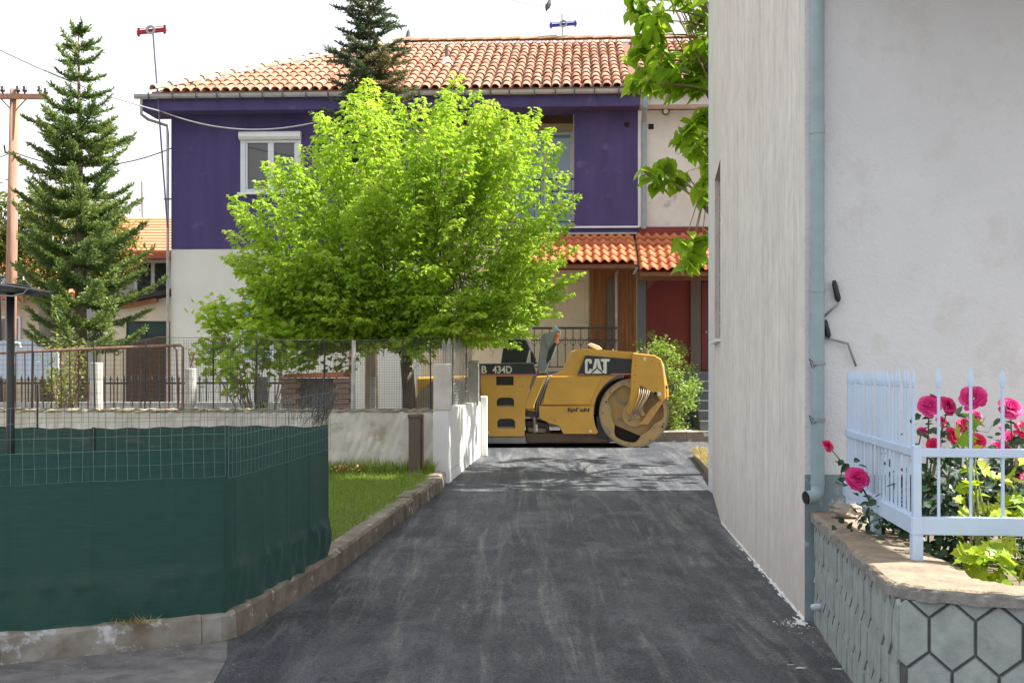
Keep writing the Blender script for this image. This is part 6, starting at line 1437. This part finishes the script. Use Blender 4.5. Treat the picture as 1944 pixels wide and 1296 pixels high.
# background trees
def fartree(label, px, py, Y, rx, rz, n, seedv):
    c = P(px, py, Y); base = Vector((c.x, Y, zg(30)-.05)); t = thing('distant_tree', label, 'tree', tuple(base), 0, 'trees behind the fir')
    mb = MB().tube([base, (base+c)/2, c], [.2, .15, .06], 8); pos = []; dr = []
    for i in range(n):
        th = random.random()*6.283; ph = math.acos(random.uniform(-1, 1)); rr = random.uniform(.3, 1)**.4; q = c+Vector((rx*rr*math.sin(ph)*math.cos(th), rx*.7*rr*math.sin(ph)*math.sin(th), rz*rr*math.cos(ph)))
        mb.tube([c-Vector((0, 0, rz*.4)), q], [.03, .008], 3, caps=False)
        for j in range(26): pos.append(q+Vector((random.gauss(0, .16), random.gauss(0, .16), random.gauss(0, .16)))); dr.append(Vector((random.gauss(0, 1), random.gauss(0, 1), random.gauss(-.2, .7))))
    mb.build('trunk', MT['bark'], t); N_ = len(pos); L = rng.uniform(.09, .17, N_); leaves('crown', MT['farleaf'], pos, dr, L, L*.6, rng.normal(.5, .22, N_), T_OVATE, t)
fartree('round yellow-green tree behind the fir, right of the pole', 95, 460, 31, 1.25, 1.35, 150, 1)
fartree('low yellow-green tree behind the fir beside the orange roof', 205, 480, 31, .75, 1.3, 110, 2)
fartree('yellow-green tree at the left picture edge behind the pole', -8, 450, 31, .75, 1.1, 90, 3)
# trunk of an old tree in the yard behind the fir
ot = thing('pruned_tree', 'pale forked bare trunk behind the fir tree low at left', 'tree', (P(88, 0, 26).x, 26, zg(26)+.1))
mb = MB(); b0 = P(92, 780, 26); mb.tube([b0, P(90, 660, 26), P(84, 580, 26)], [.17, .15, .12], 10); mb.tube([P(86, 600, 26), P(70, 570, 26), P(50, 553, 26)], [.05, .045, .03], 8); mb.tube([P(84, 590, 26), P(98, 560, 26), P(110, 540, 26)], [.09, .07, .05], 8); mb.build('trunk', MT['bark'], ot, smooth=True)

# ---- grass
def grass(name, n, fx, mt, lo, hi, wd, lean=.45):
    pos = []; 
    while len(pos) < n:
        q = fx()
        if q is not None: pos.append(q)
    d = rng.normal(0, lean, (n, 3)); d[:, 2] = 1
    return stuff(leaves(name, mt, pos, d, rng.uniform(lo, hi, n), wd, rng.normal(.5, .2, n), T_BLADE, None, up=rng.normal(0, 1, (n, 3)), jitter=.1))
def fl_():
    y = random.uniform(9.5, 15.35); x = random.uniform(-3.0, -.9)
    if x > kx(y)-.155-random.random()**2*.12: return None
    if random.random() < .18*(y < 12): return None
    return (x, y, zg(y)+KH-.035)
grass('lawn_grass', 26000, fl_, MT['grass'], .03, .085, .0065)
def fl2():
    y = 15.42-abs(random.gauss(0, .13)); x = random.uniform(-2.6, -.95)
    return (x, y, zg(y)+KH-.035)
grass('tall_grass', 1900, fl2, MT['grass'], .08, .24, .008, .35)
def fl3():
    y = random.uniform(14.35, 18.5); x = rk(y)+.10+abs(random.gauss(0, .12)); return (x, y, zg(y)+.06)
grass('dry_verge_grass', 2200, fl3, MT['drygrass'], .06, .20, .007, .6)
def fl4():
    y = random.uniform(11.5, 15.2); x = kx(y)-.17+abs(random.gauss(0, .05)); return (x, y, zg(y)+KH-.01)
grass('kerb_weeds', 500, fl4, MT['grass'], .015, .05, .005, .8)
pos = [(random.uniform(-2.3, -1.75), random.uniform(15.0, 15.4), zg(15.2)+KH+.03+random.uniform(0, .05)) for i in range(60)]
stuff(leaves('fallen_leaves', leafmat('fallen_leaf', (.30,.12,.05), (.42,.20,.09), (.50,.28,.14), .1), pos, unit(60)*np.array([1, 1, .4]), rng.uniform(.03, .07, 60), .035, rng.random(60), T_OVATE))
q = G(812, 888); cents = [(Vector((q.x+random.gauss(0, .08), q.y+random.gauss(0, .06), q.z+KH+random.uniform(.03, .2))), .03) for i in range(9)]
shrub('bright_weed', 'bright green weed growing at the foot of the brown post', 'weed', (q.x, q.y, q.z+KH-.03), cents, 9, .06, 'vineleaf', T_OVATE, .6)
